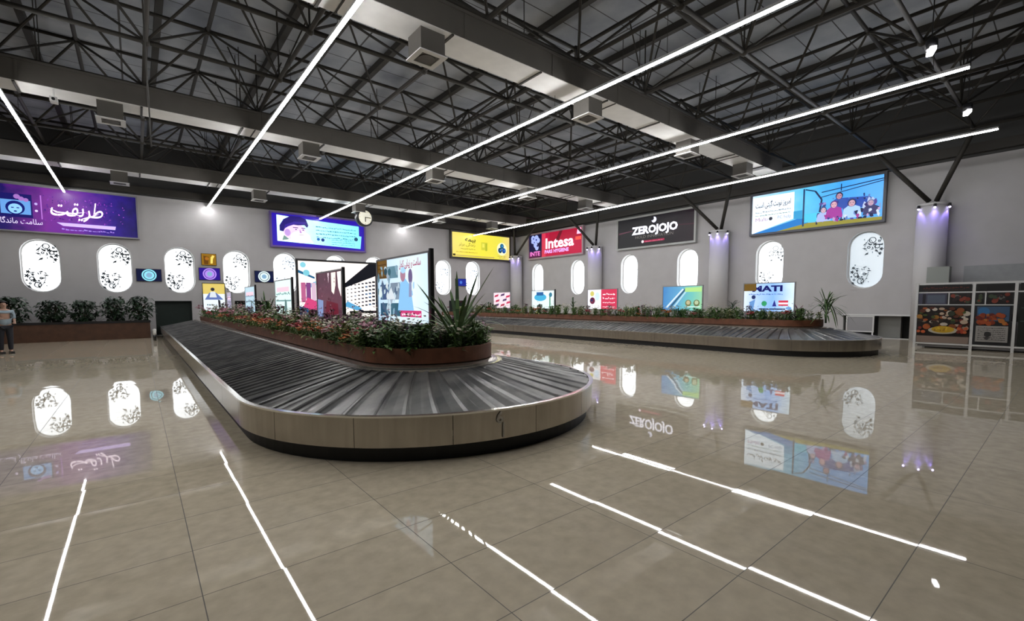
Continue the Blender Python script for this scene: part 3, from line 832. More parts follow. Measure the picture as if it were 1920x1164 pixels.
def art_blue(a, w, h, f):
    sky = grad_em('sky_print', [(0,'#c8e0f4'),(0.25,'#8ccbe8'),(0.45,'#58bce8'),(0.7,'#3c9ae8'),(1,'#5aa8f0')], 1.3, 'X', w, 0.3, 1.5)
    a.rect(f, w-f, f, h-f, sky)
    a.poly([(f,f),(2.6,f),(2.6,0.55),(2.2,0.6)], em('#1a78c8', 1.1)); a.poly([(1.2,f),(w-f,f),(w-f,0.24),(2.6,0.34)], em('#a8a040', 0.8))
    a.poly([(f,f+0.02),(2.0,0.62),(1.98,1.86),(f,1.86)], em('#e2f2ff', 1.5))
    a.text(fa('امروز نوبت گیتی است'), 1.05, 1.36, 0.34, em('#40284a', 0.5), width=1.6, bold=0.006)
    a.scribble(0.25, 1.85, 1.10, 0.07, em('#8fa0b0', 0.8), seed=13); a.scribble(0.25, 1.85, 0.94, 0.07, em('#8fb0a8', 0.8), seed=14)
    a.text('Multi', 0.55, 0.68, 0.26, em('#b070b0', 0.9), width=0.58); a.disc(0.97, 0.76, 0.085, em('#3a3a50', 0.6)); a.text('PC help', 1.58, 0.70, 0.22, em('#7a90c0', 0.8), width=0.6)
    a.poly([(1.98,0.95),(2.35,0.95),(2.35,0.55),(1.98,0.6)], em('#2f9ad0', 1.1))
    a.rect(2.36, 2.43, 0.2, 1.9, em('#2a4a80', 0.6)); a.rect(2.44, 3.1, 0.36, 0.75, em('#4cc0e0', 1.2))
    # bent window frame and roof bars of a vehicle
    for (x0,z0,x1,z1,t) in ((2.45,1.86,2.85,1.72,.05),(2.85,1.72,3.12,1.3,.07),(3.12,1.3,3.05,0.75,.07),(3.1,1.62,w-f,1.80,.04),(3.05,1.40,w-f,1.72,.035),(3.85,1.86,3.85,1.56,.04)):
        dx, dz = x1-x0, z1-z0; l = math.hypot(dx,dz); nx, nz = -dz/l*t/2, dx/l*t/2
        a.poly([(x0-nx,z0-nz),(x1-nx,z1-nz),(x1+nx,z1+nz),(x0+nx,z0+nz)], em('#1c3468', 0.6))
    # group of four people: bodies, faces, hair
    def person(x, z, s, body, hair, face='#e8b8a8'):
        a.poly([(x-0.42*s,z-0.75*s),(x+0.45*s,z-0.75*s),(x+0.36*s,z-0.22*s),(x+0.12*s,z-0.1*s),(x-0.14*s,z-0.1*s),(x-0.34*s,z-0.25*s)], em(body,1.1))
        a.disc(x, z+0.03*s, 0.19*s, em(hair,0.6), 0.21*s); a.disc(x, z, 0.14*s, em(face,1.1), 0.17*s)
        a.rect(x-0.10*s, x-0.03*s, z+0.02*s, z+0.045*s, em('#2a1c40',0.6)); a.rect(x+0.03*s, x+0.10*s, z+0.02*s, z+0.045*s, em('#2a1c40',0.6)); a.rect(x-0.05*s, x+0.05*s, z-0.09*s, z-0.07*s, em('#c04a60',0.9))
    a.poly([(3.8,1.25),(4.9,1.15),(5.05,0.7),(4.2,0.75)], em('#2a52b8', 0.9))
    a.clutter(2.95, w-f-0.05, 0.25, 1.15, 34, ['#2a3f90','#7aa8e0','#3a2c70','#c8d8f8','#5a4aa0','#1c2450','#a090d0'], 0.13, 3, 0.9)
    person(3.80, 1.32, 0.72, '#2c4fa8', '#1a1c50', '#b88aa0')
    person(3.22, 0.80, 0.66, '#a8b8e8', '#5a68a0', '#d0b0c0')
    person(3.62, 0.98, 0.78, '#a03a9a', '#6a3aa0', '#d8a8b8')
    person(4.28, 0.94, 0.82, '#a8ccf4', '#2a3a70', '#c8a0b0')
    person(4.95, 0.84, 0.64, '#3a3a68', '#8c94c8', '#c0a0b8')
    a.clutter(2.95, w-f-0.05, 0.2, 0.62, 26, ['#2a3f90','#a83a98','#e0ecff','#1c2450','#6a8cd0','#c8a8d8'], 0.09, 5, 0.9)
    a.clutter(3.2, 5.1, 0.95, 1.3, 12, ['#2a3f90','#1c2450','#6a8cd0'], 0.05, 6, 0.8)
board('billboard', 'B', 10.66, 5.22, 4.86, 6.92, 'pale blue backlit billboard with a group of friends beside Persian text', art_blue, frame=mat('dark_blue_grey_frame', (0.07,0.075,0.10), 0.4), fw=0.10)

# small banners between the windows
def banner(c0, c1, z0, z1, label, bgc, dc, s=1.0, kind='seal'):
    w, h = c1-c0, z1-z0
    e = empty('small_sign', (c0, YA-0.05, z0)); tag(e, label, 'sign', 'small signs between the windows')
    b = MB(); b.m(MT['black']); b.box(0,w,0.005,0.045,0,h); b.build('backing', e)
    a = Art(0.003); a.rect(0.02,w-0.02,0.02,h-0.02, em(bgc, s))
    if kind == 'seal':
        a.disc(w/2,h/2,0.30*h/0.63,em(dc,1.1),0.30*h/0.63); a.ring(w/2,h/2,0.24*h/0.63,0.03,em(bgc,s)); a.disc(w/2,h/2,0.12*h/0.63,em('#8fb8d8',0.9))
    elif kind == 'yellow':
        a.poly([(0.12,0.05),(0.30,0.05),(0.34,0.45),(0.1,0.5)], em('#7a4a08',0.6)); a.poly([(0.40,0.1),(0.5,0.1),(0.52,0.35),(0.60,0.5),(0.5,0.54),(0.42,0.42)], em('#ffe070',1.0)); a.disc(0.25,0.35,0.09,em('#c07a20',0.7))
    else:
        a.disc(w/2,h/2,0.12,em('#4a78d8',0.9))
    a.build('print', e)
banner(0.06, 1.06, 2.72, 3.34, 'navy sign with a pale cyan round emblem, leftmost between the windows', '#0c1440', '#8fdcf0', 0.7)
banner(2.62, 3.58, 2.85, 3.50, 'violet sign with a lilac round emblem below the small yellow poster', '#2a0c90', '#b088e8', 0.9)
banner(5.22, 6.18, 2.80, 3.44, 'dark navy sign with a white round emblem between fourth and fifth windows', '#0c1848', '#e0f4f4', 0.7)
banner(18.45, 19.40, 2.83, 3.38, 'plain blue sign near the corner on the far wall', '#1a2a98', '#3a5ac8', 0.9, 'plain')
banner(2.76, 3.44, 3.63, 4.25, 'small yellow-brown poster above the violet sign', '#a87a14', '#e8c040', 0.7, 'yellow')

# ================================================================== BAGGAGE CAROUSELS
def upath(cx, cy, r, y_far, n=48, step=1.0):
    pts = []
    k = max(2, int((y_far-cy)/step))
    for i in range(k): pts.append((cx-r, y_far-(y_far-cy)*i/k))
    for i in range(n+1):
        a = pi+pi*i/n; pts.append((cx+r*cos(a), cy+r*sin(a)))
    for i in range(1, k+1): pts.append((cx+r, cy+(y_far-cy)*i/k))
    return pts
def usweep(mb, cx, cy, prof, y_far, closed=True, n=48, smooth=True, step=1.0):
    rings = []
    for r, z in prof: rings.append([mb.bm.verts.new((x-cx, y-cy, z)) for x, y in upath(cx, cy, r, y_far, n, step)])
    m = len(prof)
    for j in range(m if closed else m-1):
        A, B = rings[j], rings[(j+1) % m]
        for i in range(len(A)-1):
            f = mb.bm.faces.new((A[i], A[i+1], B[i+1], B[i])); f.material_index = mb.cur; f.smooth = smooth and False
    if closed:
        for i in (0, -1):
            try: f = mb.bm.faces.new([rg[i] for rg in rings]); f.material_index = mb.cur
            except ValueError: pass
    return mb

BR0, BZ0, BR1, BZ1 = 2.44, 0.425, 1.14, 0.70      # belt: outer edge, inner edge
def make_carousel(cx, cy, label, lane):
    e = empty('baggage_carousel', (cx, cy, 0)); tag(e, label, 'baggage carousel', 'baggage carousels')
    yf = YA+0.25
    b = MB(); b.m(MT['plinth']); usweep(b, cx, cy, [(2.30,0.0),(2.42,0.0),(2.42,0.2),(2.30,0.2)], yf); b.build('plinth', e, recalc=True)
    # fascia of bent steel panels with fine open joints
    b = MB(); b.m(MT['fascia'])
    def panel(f0, f1):
        A = []
        for r in (2.475, 2.50):
            for z in (0.165, 0.475): A.append((r, z))
        seq = [(2.50,0.165),(2.50,0.475),(2.475,0.475),(2.475,0.165)]
        nn = 8
        rows = [[b.bm.verts.new((*f(t), z)) for t in [i/nn for i in range(nn+1)]] for (f, z) in [((lambda t, r=r: pos(f0+(f1-f0)*t, r)), z) for r, z in seq]]
        for j in range(4):
            P_, Q = rows[j], rows[(j+1) % 4]
            for i in range(nn): f = b.bm.faces.new((P_[i], P_[i+1], Q[i+1], Q[i])); f.material_index = b.cur
    Ls = yf-cy; La = pi*2.5
    def pos(s, r):
        """s runs along the fascia from the far left end"""
        if s < Ls: return (-r, Ls-s)
        if s < Ls+La: a = pi+(s-Ls)/2.5; return (r*cos(a), r*sin(a))
        return (r, s-Ls-La)
    cuts = [0]
    while cuts[-1] < Ls-2.3: cuts.append(cuts[-1]+2.0)
    cuts.append(Ls)
    for i in range(1, 9): cuts.append(Ls+La*i/8)
    while cuts[-1] < 2*Ls+La-2.3: cuts.append(cuts[-1]+2.0)
    cuts.append(2*Ls+La)
    for a0, a1 in zip(cuts[:-1], cuts[1:]): panel(a0+0.003, a1-0.003)
    fsc = b.build('fascia', e, recalc=True)
    b = MB(); b.m(MT['lip']); usweep(b, cx, cy, [(2.455,0.47),(2.512,0.47),(2.512,0.488),(2.455,0.488)], yf, n=64); b.build('rim_strip', e, recalc=True)
    if lane == 0:
        a = Art(0.0); a.text('6', 0, 0.0, 0.17, MT['chalk'], bold=0.004); a.poly([(0.03,-0.16),(0.045,-0.16),(0.05,0.0),(0.035,0.0)], MT['chalk'])
        o = a.build('painted_number', fsc); o.location = (2.51*-0.19, 2.51*-0.982, 0.34); o.rotation_euler = (0, 0, -0.19)
    # belt of overlapping slats, each lifted where it laps over the next
    b = MB(); b.m(MT['belt'])
    dz = 0.022
    def bp(s, r):
        if s < Ls: return (-r, Ls-s)
        if s < Ls+pi*1.8: a = pi+(s-Ls)/1.8; return (r*cos(a), r*sin(a))
        return (r, s-Ls-pi*1.8)
    # cross-section of one slat along the travel: bead, dip, slow rise to the overlapping edge
    SEC = [(0.0,0.0),(0.05,0.016),(0.12,0.020),(0.19,0.012),(0.26,0.006),(0.65,0.012),(1.0,0.024),(1.12,0.034),(1.16,0.028),(1.165,-0.004)]
    def slat(s0, s1, lift):
        m = 6; rows = []
        for (u, dz_) in SEC:
            row = []
            for i in range(m+1):
                t = i/m; r = BR0+(BR1-BR0)*t; z = BZ0+(BZ1-BZ0)*t
                cur = 0.05*(1-t)**1.6
                row.append(b.bm.verts.new((*bp(max(0, s0+(s1-s0)*u+cur), r), z+dz_*(1.35+0.5*(1-t)*lift))))
            rows.append(row)
        for A_, B_ in zip(rows[:-1], rows[1:]):
            for i in range(m): b.bm.faces.new((A_[i], A_[i+1], B_[i+1], B_[i]))
        # turned-up outer end of each slat, standing just inside the rim
        if lift > 0.5:
            lo = [b.bm.verts.new((*bp(s0+(s1-s0)*u+0.05, BR0+0.004), BZ0)) for u in (0.14, 0.92)]
            hi = [b.bm.verts.new((*bp(s0+(s1-s0)*u+0.05, BR0+0.012), BZ0+0.058)) for u in (0.22, 0.86)]
            ba = [b.bm.verts.new((*bp(s0+(s1-s0)*u+0.05, BR0-0.05), BZ0+0.02)) for u in (0.14, 0.92)]
            b.bm.faces.new((ba[0], hi[0], hi[1], ba[1])); b.bm.faces.new((lo[0], lo[1], hi[1], hi[0])); b.bm.faces.new((lo[0], hi[0], ba[0])); b.bm.faces.new((lo[1], ba[1], hi[1]))
    tot = 2*Ls+pi*1.8
    s = 0.05
    while s < tot-0.3:
        curved = Ls-0.2 < s < Ls+pi*1.8
        L = 0.235 if curved else 0.21
        slat(s, s+L, 1.0 if curved else 0.4); s += L
    b.build('belt', e, recalc=False)
    # bearer under the belt so that nothing shows through
    b = MB(); b.m(MT['plinth']); usweep(b, cx, cy, [(2.45,0.30),(2.45,0.43),(1.13,0.67),(1.13,0.30)], yf); b.build('belt_bearer', e, recalc=True)
    b = MB(); b.m(MT['lip']); usweep(b, cx, cy, [(1.16,0.715),(1.16,0.745),(1.08,0.745),(1.08,0.715)], yf-0.4, n=64); b.build('inner_rail', e, recalc=True)
    b = MB(); b.m(MT['fascia']); usweep(b, cx, cy, [(1.09,0.3),(1.09,0.765),(0.99,0.79),(0.99,0.3)], yf-0.4, n=48)
    b.build('inner_kerb', e, recalc=True)
    return e
C1 = (3.37, 6.22); C2 = (16.9, 6.1)
make_carousel(*C1, 'steel baggage carousel in the foreground with sloping black slat belt round a planter', 0)
make_carousel(*C2, 'baggage carousel farther back beside the right wall', 1)

# ================================================================== PLANTERS on the carousels
PZ0, PZ1 = 0.80, 1.00
def make_planter(c, label):
    cx, cy = c
    e = empty('long_planter', (cx, cy, PZ0)); tag(e, label, 'planter', 'planters on the carousels')
    yf = YA-2.3
    b = MB(); b.m(MT['terracotta']); usweep(b, cx, cy, [(1.0,0),(1.0,PZ1-PZ0),(0.95,PZ1-PZ0),(0.95,0)], yf, n=48); b.box(-1.0,1.0,yf-cy-0.05,yf-cy,0,PZ1-PZ0); b.build('planter_wall', e, recalc=True)
    b = MB(); b.m(MT['soil'])
    b.face([(x-cx, y-cy, PZ1-PZ0-0.06) for x, y in upath(cx, cy, 0.955, yf, 24, 30)]); b.build('soil', e)
    return e
make_planter(C1, 'long terracotta-brown flower planter standing inside the foreground carousel')
make_planter(C2, 'long terracotta-brown planter standing inside the farther carousel')

# ---- plants
def leaf(b, p, d, L, w, droop, seg=2):
    """bent pointed blade"""
    d = Vector(d).normalized(); side = d.cross(Vector((0,0,1)))
    if side.length < 0.05: side = Vector((1,0,0))
    side.normalize(); p = Vector(p)
    prev = None
    for i in range(seg+1):
        t = i/seg; q = p + d*L*t + Vector((0,0,-droop*L*t*t)); ww = w*(0.35+1.6*t*(1-t)*1.6) if i < seg else 0.0
        cur = (q-side*ww, q+side*ww) if ww > 0 else (q,)
        if prev:
            if len(cur) == 2: b.face([prev[0], prev[1], cur[1], cur[0]])
            else: b.face([prev[0], prev[1], cur[0]])
        prev = cur
def rdir(rr, zlo, zhi):
    a = rr.uniform(0, 2*pi); z = rr.uniform(zlo, zhi); h = math.sqrt(max(0.01, 1-z*z)); return (h*cos(a), h*sin(a), z)
def bedding(name, kind, seed, h, leafm, petal, nleaf, nfl, spread=0.13, fl=0.028):
    rr = random.Random(seed)
    b = MB(); b.m(LF[leafm])
    for i in range(nleaf):
        z = h*rr.uniform(0.02, 0.85); a = rr.uniform(0, 2*pi); r = rr.uniform(0, spread*0.6)
        leaf(b, (r*cos(a), r*sin(a), z), rdir(rr, 0.0, 0.8), rr.uniform(.07,.15), rr.uniform(.014,.028), rr.uniform(.1,.7))
    b.m(LF['green'])
    for i in range(5):
        a = rr.uniform(0, 2*pi); b.tube((0,0,-0.06),(spread*.5*cos(a),spread*.5*sin(a),h*.8),0.006,4,caps=False)
    o = b.build(name)
    if nfl:
        b = MB(); b.m(LF[petal])
        for i in range(nfl):
            a = rr.uniform(0, 2*pi); r = spread*math.sqrt(rr.random()); c = Vector((r*cos(a), r*sin(a), h*rr.uniform(.75,1.12)))
            for k in range(6):
                d = rdir(rr, 0.1, 0.9); leaf(b, c, d, fl*rr.uniform(.8,1.3), fl*0.55, 0.3, 2)
        b.build('blossoms', o)
    return o
KIND = {
 'white': bedding('cream_flowering_plant', 'white', 1, 0.33, 'green', 'white', 60, 11, 0.16, 0.045),
 'orange': bedding('orange_flowering_plant', 'orange', 2, 0.19, 'olive', 'orange', 40, 15, 0.16, 0.050),
 'red': bedding('red_flowering_plant', 'red', 3, 0.20, 'green', 'red', 40, 12, 0.16, 0.050),
 'pink': bedding('pink_flowering_plant', 'pink', 4, 0.27, 'green', 'pink', 46, 11, 0.16, 0.046),
 'purple': bedding('purple_leafy_plant', 'purple', 5, 0.46, 'purple', 'pink', 90, 3, 0.16),
 'fern': bedding('green_bushy_plant', 'fern', 6, 0.38, 'green', 'white', 150, 3, 0.18),
 'olive': bedding('pale_tipped_plant', 'olive', 8, 0.30, 'olive', 'white', 76, 6, 0.16),
}
KL = {
 'white': 'cream-blossomed green plant', 'orange': 'low orange-blossomed plant', 'red': 'low red-blossomed plant',
 'pink': 'pink-blossomed plant', 'purple': 'dark purple leafy plant', 'fern': 'bushy plain green plant', 'olive': 'pale-tipped yellow-green plant'}
first = {k: True for k in KIND}
Z1 = [(0.0,'at the rounded front of the foreground planter'),(1.8,'beside the doctor lightbox in the foreground planter'),(3.5,'between the doctor and maroon lightboxes'),(5.4,'beside the maroon lightbox'),
      (7.6,'behind the maroon lightbox in the foreground planter'),(9.6,'beside the pink-and-teal lightbox'),(12.8,'by the far spiky plant in the foreground planter'),(99,'towards the far end of the foreground planter')]
Z2 = [(0.2,'at the rounded front of the farther planter'),(1.6,'before the lightbox reading MATI'),(3.0,'right of the aircraft-print lightbox, farther planter'),(4.9,'before the aircraft-print lightbox'),
      (7.0,'right of the red and white lightbox, farther planter'),(9.0,'before the red and white lightbox'),(12.9,'by the cyan-oval lightbox, farther planter'),(99,'towards the far end of the farther planter')]
def zone(Z, dy):
    for lim, t in Z:
        if dy < lim: return t
def place(kind, c, px, dy, s, rz, Z):
    o = KIND[kind]
    if first[kind]: first[kind] = False
    else: o = dup(KIND[kind])
    o.location = (c[0]+px, c[1]+dy, PZ1-0.055); o.rotation_euler = (0,0,rz); o.scale = (s,s,s*random.uniform(.85,1.2))
    row = 'left edge' if px < -0.55 else 'inner' if px < 0.35 else 'right side'
    l = KL[kind]+', '+row+' row, '+zone(Z, dy)
    tag(o, l, 'plant', l[:110])
def fill(c, Z, y_end, base, grow, seed, weights_fn, sc, xmax):
    rr = random.Random(seed); cx, cy = c; y = cy-0.93; n = 0
    while y < y_end:
        pitch = base+grow*max(0, y-cy)
        half = 0.93 if y >= cy else math.sqrt(max(0, 0.93**2-(cy-y)**2))
        x = -half
        while x <= min(half, xmax)+0.001:
            px = x+rr.uniform(-.3,.3)*pitch*0.5; py = y+rr.uniform(-.3,.3)*pitch*0.5
            px = max(-half, min(half, px))
            k = weights_fn(rr, px, py-cy)
            place(k, c, px, py-cy, sc*(0.85+0.9*(pitch-base))*rr.uniform(.85,1.2), rr.uniform(0, 6.28), Z); n += 1
            x += pitch
        y += pitch
    return n
def wf1(rr, px, dy):
    t = rr.random()
    edge = px < -0.55 and dy > 0.3
    if dy < 0.3: # rounded end: green and pale, purple behind
        if dy < -0.45: return 'fern' if t < .7 else 'olive' if t < .85 else 'white'
        return 'fern' if t < .4 else 'white' if t < .6 else 'purple' if t < .8 else 'olive' if t < .93 else 'pink'
    if edge: return 'orange' if t < .30 else 'red' if t < .52 else 'white' if t < .75 else 'pink' if t < .88 else 'olive'
    return 'purple' if t < .33 else 'white' if t < .53 else 'pink' if t < .62 else 'red' if t < .70 else 'fern' if t < .9 else 'olive'
n1 = fill(C1, Z1, 26.6, 0.215, 0.028, 11, wf1, 1.12, 0.95)
def wf2(rr, px, dy):
    t = rr.random()
    if px < -0.6: return 'red' if t < .2 else 'orange' if t < .32 else 'white' if t < .62 else 'fern' if t < .85 else 'olive'
    return 'fern' if t < .42 else 'olive' if t < .75 else 'white' if t < .9 else 'purple'
n2 = fill(C2, Z2, 26.0, 0.36, 0.014, 12, wf2, 1.25, 0.5)
print('bedding plants', n1, n2)

def spiky(name, seed, n, L, w, h, leafm='strap', up=(0.45, 0.97), droop=0.45, stem=0.0):
    rr = random.Random(seed); b = MB(); b.m(LF[leafm])
    for i in range(n):
        z = rr.uniform(*up); d = rdir(rr, z, z); leaf(b, (rr.uniform(-.03,.03), rr.uniform(-.03,.03), stem+rr.uniform(0,h)), d, L*rr.uniform(.6,1.1), w, droop*rr.uniform(.2,1.5)*(1.2-z), 7)
    o = b.build(name)
    b = MB(); b.m(LF['dark']); b.tube((0,0,-0.05),(0,0,stem+h),0.03,8); b.build('stem', o)
    return o
PB_ = PZ1-0.05
o = spiky('spiky_plant', 21, 30, 1.08, 0.026, 0.25, up=(0.66, 0.995), droop=0.75); o.location = (3.45, 5.44, PB_); tag(o, 'tall spiky plant with long arching leaves at the near end of the foreground planter', 'plant')
o = spiky('spiky_plant', 22, 22, 0.95, 0.026, 0.3, up=(0.6,0.98)); o.location = (3.4, 17.4, PB_); tag(o, 'spiky plant half way along the foreground planter', 'plant')
o = spiky('spiky_plant', 23, 60, 0.80, 0.020, 0.5, up=(0.1,0.95), droop=0.9, stem=0.15); o.location = (16.9, 5.0, PB_); tag(o, 'bushy spiky plant with drooping leaves at the near end of the farther planter', 'plant')
o = spiky('spiky_plant', 24, 26, 0.4, 0.022, 0.45, 'dark', droop=0.7, stem=0.1); o.location = (17.0, 8.0, PB_); tag(o, 'small dark spiky plant left of the lightbox with red and green logos', 'plant')
o = spiky('spiky_plant', 25, 16, 0.42, 0.03, 0.7, droop=0.7, stem=0.2); o.location = (17.0, 16.0, PB_); tag(o, 'thin upright leafy plant left of the red and white lightbox', 'plant')
o = spiky('spiky_plant', 26, 30, 0.5, 0.04, 0.4, 'dark', droop=0.9); o.location = (17.2, 23.4, PB_); tag(o, 'dark leafy plant near the far end of the farther planter', 'plant')
o = spiky('spiky_plant', 27, 22, 0.32, 0.03, 0.35, 'purple', droop=0.8); o.location = (16.7, 5.75, PB_); tag(o, 'small purple-leaved plant right of the lightbox with red and green logos', 'plant')
o = spiky('spiky_plant', 28, 18, 0.28, 0.03, 0.3, 'red', droop=0.8); o.location = (16.7, 11.9, PB_); tag(o, 'small reddish plant left of the lightbox with blue and green aircraft print', 'plant')

# ================================================================== LIGHTBOXES on the planters (double sided, faces towards the left)
def lightbox(c, y_near, y_far, z0, z1, label, art, post=False):
    w = y_far-y_near
    e = empty('lightbox_stand', (c, y_far, PZ1-0.06), -pi/2); tag(e, label, 'lightbox', 'lightboxes on the planters')
    zb = z0-(PZ1-0.06); h = z1-z0
    b = MB(); b.m(MT['grey_frame']); b.box(0,w,-0.03,0.03,zb,zb+0.03); b.box(0,w,-0.03,0.03,zb+h-0.03,zb+h); b.box(0,0.03,-0.03,0.03,zb+0.03,zb+h-0.03); b.box(w-0.03,w,-0.03,0.03,zb+0.03,zb+h-0.03)
    b.box(0.03,w-0.03,-0.01,0.02,zb+0.03,zb+h-0.03); b.build('cabinet', e)
    for s_ in (0.12, w-0.12):
        b = MB(); b.m(MT['grey_frame']); b.box(s_-0.03,s_+0.03,-0.03,0.03,0,zb); b.build('leg', e)
    if post:
        b = MB(); b.m(MT['black']); b.box(w-0.0,w+0.05,-0.028,0.028,0,zb+h+0.03); b.build('post', e)
    a = Art(-0.012); art(a, w, h); o = a.build('poster', e); o.location = (0, 0, zb)
    return e

def art_doctor(a, w, h):
    bg = grad_em('medical_print', [(0,'#bcdcf4'),(0.4,'#d8eefa'),(0.7,'#e8f8fc'),(1,'#d8f0ff')], 1.1, 'X', w, 0.3, 2)
    a.rect(0.03, w-0.03, 0.03, h-0.03, bg)
    a.rect(0.03, 0.42, h-0.34, h-0.03, em('#8a6420', 0.6)); 
    for j in range(4): a.rect(0.05, 0.40, h-0.11-0.07*j, h-0.095-0.07*j, em('#5c3c0c', 0.5))
    for (x0,x1,z0,z1,c) in ((0.42,0.85,0.78,0.98,'#6c96a8'),(0.14,0.5,0.42,0.68,'#4a6290'),(0.56,0.95,0.42,0.70,'#8a9cb0'),(0.14,0.5,0.14,0.36,'#2a5a7a'),(0.56,0.95,0.14,0.36,'#3a6c80')): a.rect(x0,x1,z0*h/1.13,z1*h/1.13,em(c,0.8))
    a.clutter(0.14,0.95,0.12,0.98,46,['#7c9cb0','#4a6280','#c8dce8','#8cb0c4','#5c7c8c','#e4f0f4','#a8b8c8'],0.07,7,0.9)
    a.clutter(1.02,1.55,0.24,0.7,14,['#9ccaf0','#b0d8f8','#6c9cc8','#d0e8f8'],0.06,8,1.0)
    a.disc(0.32,0.52,0.07,em('#e0f0f0',1.0)); a.poly([(0.56,0.42),(0.9,0.42),(0.75,0.62)],em('#dfe8f0',1.0)); a.disc(0.55,0.88,0.06,em('#2a5060',0.7)); a.disc(0.70,0.87,0.06,em('#3a7080',0.7))
    a.poly([(1.0,0.24),(1.55,0.24),(1.45,0.62),(1.28,0.74),(1.1,0.66)], em('#8cc4f0',1.1)); a.disc(1.20,0.80,0.09,em('#b88aa0',0.9),0.11); a.disc(1.22,0.87,0.09,em('#a8d4f0',1.1),0.05)
    a.disc(1.46,0.76,0.07,em('#7a6a9a',0.8),0.12); a.poly([(1.40,0.45),(1.5,0.45),(1.5,0.68),(1.42,0.68)],em('#98a0c8',0.9))
    a.rect(1.1, 1.8, 0.14, 0.24, em('#d03a78',1.0)); a.scribble(1.15,1.78,0.165,0.05,em('#ffe0ee',1.2),seed=41)
    a.text(fa('سلامت و زیبایی کامل'), 1.45, h-0.20, 0.15, em('#b02060',0.9), width=0.72, bold=0.003)
lightbox(C1[0], 6.02, 7.92, 1.24, 2.36, 'large pale blue lightbox with a doctor print and dark post, nearest on the foreground planter', art_doctor, True)

def art_maroon(a, w, h):
    bg = grad_em('maroon_print', [(0,'#5a3448'),(0.35,'#7c4a5c'),(0.7,'#6c3450'),(1,'#5c2a40')], 0.7, 'Z', h, 0.8, 3)
    a.rect(0.03, w-0.03, 0.03, h-0.03, bg)
    a.poly([(1.05,h-0.05),(1.35,h-0.05),(1.32,0.75),(1.2,0.55),(1.05,0.62)], em('#f4e8e0',1.2)); a.poly([(0.8,h-0.05),(0.92,h-0.05),(0.86,0.8)],em('#e8d4dc',1.0)); a.poly([(1.45,h-0.05),(1.7,h-0.05),(1.66,0.5),(1.5,0.7)],em('#fff4ec',1.3))
    a.poly([(0.05,0.05),(0.42,0.05),(0.46,0.42),(0.05,0.46)],em('#8ca0d0',0.9)); a.poly([(0.6,0.1),(1.5,0.1),(1.45,0.35),(0.7,0.42)],em('#7a1c34',0.7))
    rr = random.Random(6)
    for i in range(40): x, z = rr.uniform(.1,w-.2), rr.uniform(.1,h-.1); a.disc(x,z,rr.uniform(.01,.035),em(rr.choice(['#94506a','#b07088','#6a2c44','#5a2238']),0.8),n=7)
lightbox(C1[0], 9.72, 11.48, 1.24, 2.32, 'maroon lightbox with pale drips, second from the near end of the foreground planter', art_maroon, True)

def art_pale(seed, tint, dark):
    def f(a, w, h):
        a.rect(0.03, w-0.03, 0.03, h-0.03, em(tint, 1.15)); a.rect(0.2,w-0.3,h-0.36,h-0.22,em('#f0c8d8',1.1)); a.rect(0.1,w-0.1,0.42,0.46,em(dark,0.8))
        a.poly([(w*.55,0.05),(w*.72,0.05),(w*.70,0.42),(w*.6,0.5)],em(dark,0.5)); a.scribble(0.15,w-0.15,0.62,0.08,em(dark,0.8),seed=seed); a.scribble(0.2,w*.6,0.2,0.08,em(dark,0.8),seed=seed+1)
    return f
lightbox(C1[0], 13.78, 15.75, 1.24, 2.30, 'white lightbox with pale pink and teal print in the middle of the foreground planter', art_pale(50, '#dcf4f0', '#7aa8a8'), True)
lightbox(C1[0], 18.9, 20.85, 1.24, 2.25, 'pale blue-grey lightbox seen edge-on behind the far spiky plant', art_pale(52, '#b4d0e0', '#6c8c9c'), True)
lightbox(C1[0], 24.3, 25.6, 1.24, 2.15, 'mauve-grey lightbox at the far end of the foreground planter', art_pale(54, '#a49cb8', '#6c6480'), False)

def art_mati(a, w, h):
    bg = grad_em('blue_white_print', [(0,'#e4f0ff'),(0.35,'#a8ccff'),(0.6,'#8cbcff'),(1,'#e0f4ff')], 1.15, 'X', w, 0.3, 2)
    a.rect(0.03,w-0.03,0.03,h-0.03,bg); a.text('MATI', 0.80, h-0.30, 0.27, em('#141c78',0.7), width=0.98, bold=0.012)
    a.rect(0.03,0.44,h-0.28,h-0.03,em('#8a6a2c',0.6)); a.scribble(0.2,1.3,h-0.42,0.055,em('#6a8cd0',0.9),seed=60)
    a.poly([(0.22,0.35),(0.42,0.45),(0.36,0.1),(0.5,0.05),(0.25,0.05)],em('#6c9cd8',1.0)); a.disc(0.36,0.52,0.07,em('#2a3c78',0.7))
    a.disc(0.72,0.30,0.09,em('#3aa870',0.9)); a.poly([(0.98,0.2),(1.12,0.2),(1.05,0.42)],em('#3a3c9c',0.8)); a.rect(1.18,1.48,0.22,0.40,em('#d83a50',1.0)); a.rect(1.18,1.48,0.27,0.33,em('#f4e8f0',1.1)); a.disc(1.5,0.14,0.09,em('#78a8e0',1.0),0.05); a.rect(0.55,1.4,0.09,0.13,em('#2a3c70',0.6))
lightbox(C2[0], 5.9, 7.58, 1.22, 2.24, 'white and blue lightbox reading MATI with red and green logos', art_mati)
